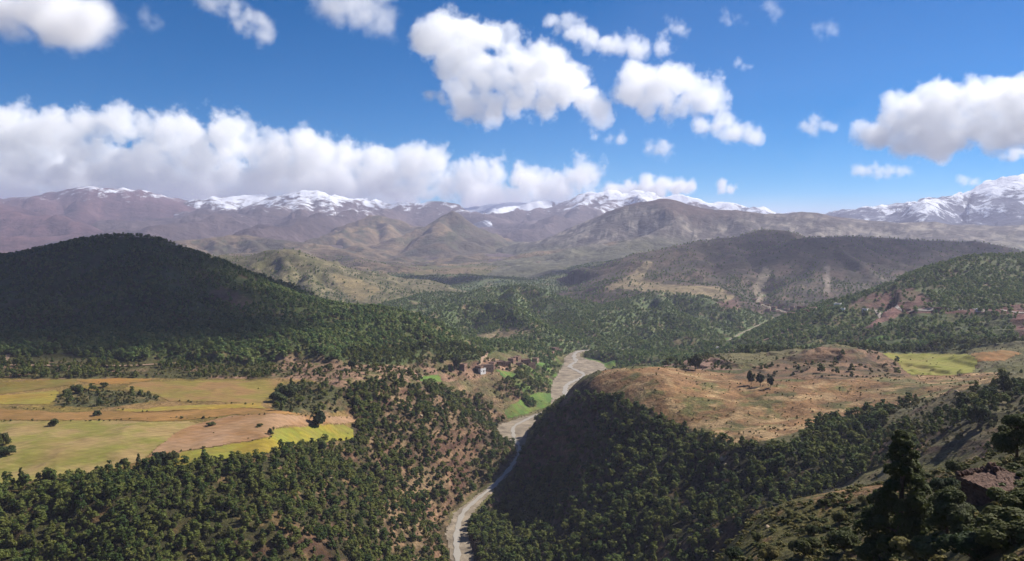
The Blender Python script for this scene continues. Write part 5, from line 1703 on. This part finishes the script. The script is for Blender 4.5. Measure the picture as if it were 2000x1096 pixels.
def cloud(puffs, voxel, rough, wave, soft, density, seed, label, pad=1.3, shape=.9):
    """puffs: (x, y, z, radius) in metres"""
    P = np.asarray(puffs, float)
    o0 = P[:, :3].mean(0)
    V = P[:, :3] - o0
    lo, hi = (V - P[:, 3:] * pad).min(0), (V + P[:, 3:] * pad).max(0)
    lo[2] = max(lo[2], haze_top + 10 - o0[2])               # clouds float above the haze
    me = bpy.data.meshes.new('cloud')
    me.vertices.add(len(V))
    me.vertices.foreach_set('co', V.astype(np.float32).ravel())
    a = me.attributes.new('puff', 'FLOAT', 'POINT')
    a.data.foreach_set('value', P[:, 3].astype(np.float32))
    o = bpy.data.objects.new('cloud', me)
    COL.objects.link(o)
    o.location = o0
    md = o.modifiers.new('mist', 'NODES')
    md.node_group = cloud_group('cloud_mist', V, lo, hi, voxel, rough, wave, soft, cloud_material('cloud_droplets', density), seed)
    o['label'], o['kind'] = label, 'stuff'
    return o

def puff_fill(outline, D, depth, rpx, seed, jitter_=.35, keep=1.0):
    """fill a cloud outline (photo pixels) at distance D with overlapping puffs spread through its depth"""
    rg = np.random.default_rng(seed)
    O = np.asarray(outline, float)
    x0, y0 = O.min(0)
    x1, y1 = O.max(0)
    out = []
    st = rpx * .8
    for gy in np.arange(y0 + rpx * .3, y1 + rpx, st):
        for gx in np.arange(x0 + rpx * .3, x1 + rpx, st):
            a, b = gx + rg.normal(0, st * jitter_), gy + rg.normal(0, st * jitter_)
            if inpoly(np.array([a]), np.array([b]), O)[0] and rg.uniform() < keep:
                for k in range(max(1, int(round(depth / (rpx * D / F_PX * 1.4))))):
                    Dk = D + rg.uniform(-.5, .5) * depth
                    p = at(a, b, Dk)
                    out.append((*p, rpx * rg.uniform(.75, 1.25) * D / F_PX))
    return out
_c = cloud
_c(puff_fill([(-300, 222), (0, 222), (60, 255), (110, 225), (180, 242), (215, 216), (260, 238), (330, 246), (400, 248), (460, 250), (500, 278), (570, 272), (600, 270), (640, 298), (700, 300), (760, 314), (800, 308), (850, 325), (900, 350), (945, 355), (970, 340), (1040, 326), (1090, 330),
               (1140, 345), (1180, 352), (1120, 378), (1000, 388), (600, 390), (300, 390), (-300, 400)], 24000, 1700, 32, 1), 40, 5.4, 1400, .22, .0052, 1, 'long white cloud bank lying over the snowy range at the left')
_c(puff_fill([(1180, 372), (1210, 362), (1260, 352), (1330, 356), (1365, 366), (1340, 380), (1220, 382)], 26000, 900, 14, 2), 46, 4.0, 700, .45, .009, 2, 'thin cloud strip touching the peak left of the brown dome')
_c(puff_fill([(1398, 362), (1420, 358), (1438, 372), (1412, 378)], 26000, 500, 12, 3), 42, 4.0, 500, .45, .009, 3, 'small cloud puff right above the brown dome')
_c(puff_fill([(812, 70), (850, 42), (900, 48), (960, 62), (1040, 88), (1090, 122), (1140, 160), (1175, 195), (1205, 215), (1150, 222), (1090, 205), (1030, 215), (950, 232), (900, 212), (882, 190), (915, 150), (890, 125), (850, 95)], 11000, 900, 30, 4),
   17, 4.6, 800, .2, .0085, 4, 'big white cumulus cloud high in the middle of the sky')
_c(puff_fill([(1222, 165), (1240, 142), (1290, 135), (1335, 158), (1380, 185), (1395, 208), (1350, 214), (1290, 215), (1230, 198)], 11000, 700, 28, 5), 17, 4.6, 650, .2, .0085, 5, 'rounded white cloud joined to the right of the big cumulus')
_c(puff_fill([(1360, 242), (1420, 222), (1445, 250), (1480, 268), (1440, 270), (1400, 252)], 11500, 350, 19, 6), 16, 5.2, 420, .4, .010, 6, 'pointed cloud shred below the right end of the big cumulus')
_c(puff_fill([(1075, 30), (1120, 34), (1140, 68), (1200, 66), (1250, 82), (1330, 88), (1230, 105), (1170, 92), (1100, 72)], 10000, 350, 18, 7), 15, 5.6, 420, .5, .009, 7, 'ragged cloud streak above the big cumulus')
_c(puff_fill([(1140, 250), (1180, 262), (1225, 280), (1190, 278), (1150, 264)], 12000, 260, 12, 8), 21, 5.0, 320, .8, .010, 8, 'small cloud shred under the big cumulus')
_c(puff_fill([(1262, 280), (1300, 282), (1312, 300), (1290, 304)], 12500, 260, 12, 9), 21, 5.0, 320, .8, .010, 9, 'little cloud below and right of the small shred')
_c(puff_fill([(832, 190), (850, 182), (872, 190), (850, 202)], 11000, 240, 13, 10), 21, 5.0, 320, .8, .011, 10, 'tiny round cloud left of the big cumulus')
_c(puff_fill([(1685, 250), (1725, 228), (1730, 205), (1765, 190), (1830, 194), (1900, 182), (1940, 194), (2000, 178), (2250, 170), (2250, 270), (1990, 272), (1900, 275), (1840, 296), (1780, 282), (1715, 288), (1715, 265)], 15000, 1300, 29, 11),
   24, 4.6, 1000, .2, .0065, 11, 'big white cumulus cloud at the right above the blue mountain')
_c(puff_fill([(1555, 235), (1590, 245), (1580, 220), (1610, 225), (1632, 258), (1600, 250), (1580, 258)], 13000, 280, 12, 12), 25, 5.0, 360, .8, .010, 12, 'small torn cloud left of the right cumulus')
_c(puff_fill([(1660, 325), (1720, 330), (1770, 332), (1800, 346), (1760, 340), (1690, 336)], 19000, 420, 11, 13), 36, 5.0, 450, .8, .008, 13, 'flat thin cloud under the right cumulus')
_c(puff_fill([(1868, 350), (1890, 346), (1910, 354), (1888, 358)], 20000, 320, 9, 14), 36, 5.0, 420, .8, .008, 14, 'tiny flat cloud above the right blue mountain')
_c(puff_fill([(1955, 305), (1985, 296), (2060, 298), (2060, 312), (1980, 312)], 18000, 420, 11, 15), 36, 5.0, 450, .8, .008, 15, 'small cloud at the right edge under the cumulus')
_c(puff_fill([(-200, -80), (160, -60), (180, 10), (190, 45), (150, 55), (0, 55), (-200, 40)], 7000, 900, 42, 16), 20, 3.8, 700, .8, .016, 16, 'grey cloud in the top left corner of the sky')
_c(puff_fill([(262, 30), (290, 20), (325, 50), (290, 58)], 8000, 200, 15, 17), 18, 5.0, 340, 1.2, .006, 17, 'faint cloud wisp right of the top left cloud')
_c(puff_fill([(380, -30), (440, -20), (470, 20), (505, 30), (540, 72), (500, 76), (450, 40), (400, 10)], 8500, 320, 17, 18), 18, 5.0, 380, .9, .009, 18, 'slanting cloud streak at the top left of the sky')
_c(puff_fill([(610, -50), (760, -50), (770, 20), (755, 60), (720, 40), (640, 15)], 8000, 500, 30, 19), 19, 4.6, 480, .9, .009, 19, 'soft cloud at the top edge left of the big cumulus')
_c(puff_fill([(1435, 112), (1460, 122), (1478, 136), (1448, 128)], 12000, 160, 8, 20), 20, 5.5, 300, 1.0, .007, 20, 'tiny slanting wisp in the blue right of the big cumulus')
_c(puff_fill([(1292, 30), (1330, 40), (1345, 66), (1310, 58)], 10500, 180, 11, 21), 20, 5.5, 300, 1.0, .008, 21, 'small wisp at the top above the ragged streak')
_c(puff_fill([(1404, 18), (1440, 24), (1460, 44), (1420, 40)], 10500, 180, 10, 22), 20, 5.8, 300, 1.1, .006, 22, 'small torn wisp at the top edge right of centre')
_c(puff_fill([(1582, 50), (1610, 46), (1638, 64), (1600, 68)], 11000, 180, 10, 23), 20, 5.8, 300, 1.2, .004, 23, 'very faint wisp high in the blue at the right')
_c(puff_fill([(1490, 4), (1510, 6), (1522, 40), (1500, 44)], 10500, 180, 10, 24), 20, 5.8, 300, 1.2, .005, 24, 'faint upright wisp at the top edge')

# clouds overhead, out of the picture, whose shadows lie on the land
def overhead(tx, ty, tz, alt, rx, ry, rad, seed, label, density=.016):
    rg = np.random.default_rng(seed)
    k = (alt - tz) / math.tan(SUN_EL)
    cx, cy_ = tx + math.sin(SUN_AZ) * k, ty + math.cos(SUN_AZ) * k
    pf = []
    for _ in range(int(5 + rx * ry / rad ** 2 * 3)):
        a, q = rg.uniform(0, 6.28), rg.uniform(0, 1) ** .5
        pf.append((cx + math.cos(a) * rx * q, cy_ + math.sin(a) * ry * q, alt + rg.normal(0, rad * .25), rad * rg.uniform(.75, 1.2)))
    return cloud(pf, max(rad / 7, 12), 3.6, rad * 3, .8, density, seed, label)
overhead(-760, 1080, 140, 2300, 440, 340, 130, 61, 'cloud overhead that shades the long wooded hill', .09)
overhead(100, 90, 170, 1950, 60, 60, 55, 62, 'small cloud overhead that shades the near ridge', .007)
overhead(1350, 2600, 150, 2500, 600, 300, 170, 63, 'cloud overhead that shades the broad dark hill')
overhead(-420, 2900, 60, 2500, 260, 160, 120, 64, 'cloud overhead that shades the plain beyond the wooded hill', .05)
overhead(420, 3000, 60, 2500, 300, 220, 130, 65, 'cloud overhead that shades the foot of the tan hillside field', .06)

# ------------------------------------------------------------------ haze
hz_me = bpy.data.meshes.new('haze')
bm = bmesh.new()
bmesh.ops.create_cube(bm, size=1)
lowest = float(GZ.min()) - 30
for v in bm.verts:
    v.co = Vector((v.co.x * 150000, v.co.y * 150000, lowest if v.co.z < 0 else haze_top))
bm.to_mesh(hz_me)
bm.free()
m = bpy.data.materials.new('valley_haze')
m.use_nodes = True
m.node_tree.nodes.clear()
_v = m.node_tree.nodes.new('ShaderNodeVolumePrincipled')
_v.inputs['Color'].default_value = HAZE_COLOR
_v.inputs['Density'].default_value = HAZE_DENSITY
_v.inputs['Anisotropy'].default_value = .15
_o = m.node_tree.nodes.new('ShaderNodeOutputMaterial')
m.node_tree.links.new(_v.outputs[0], _o.inputs['Volume'])
hz_me.materials.append(m)
haze = bpy.data.objects.new('haze', hz_me)
COL.objects.link(haze)
haze['kind'], haze['label'] = 'stuff', 'pale lilac haze filling the far valley'
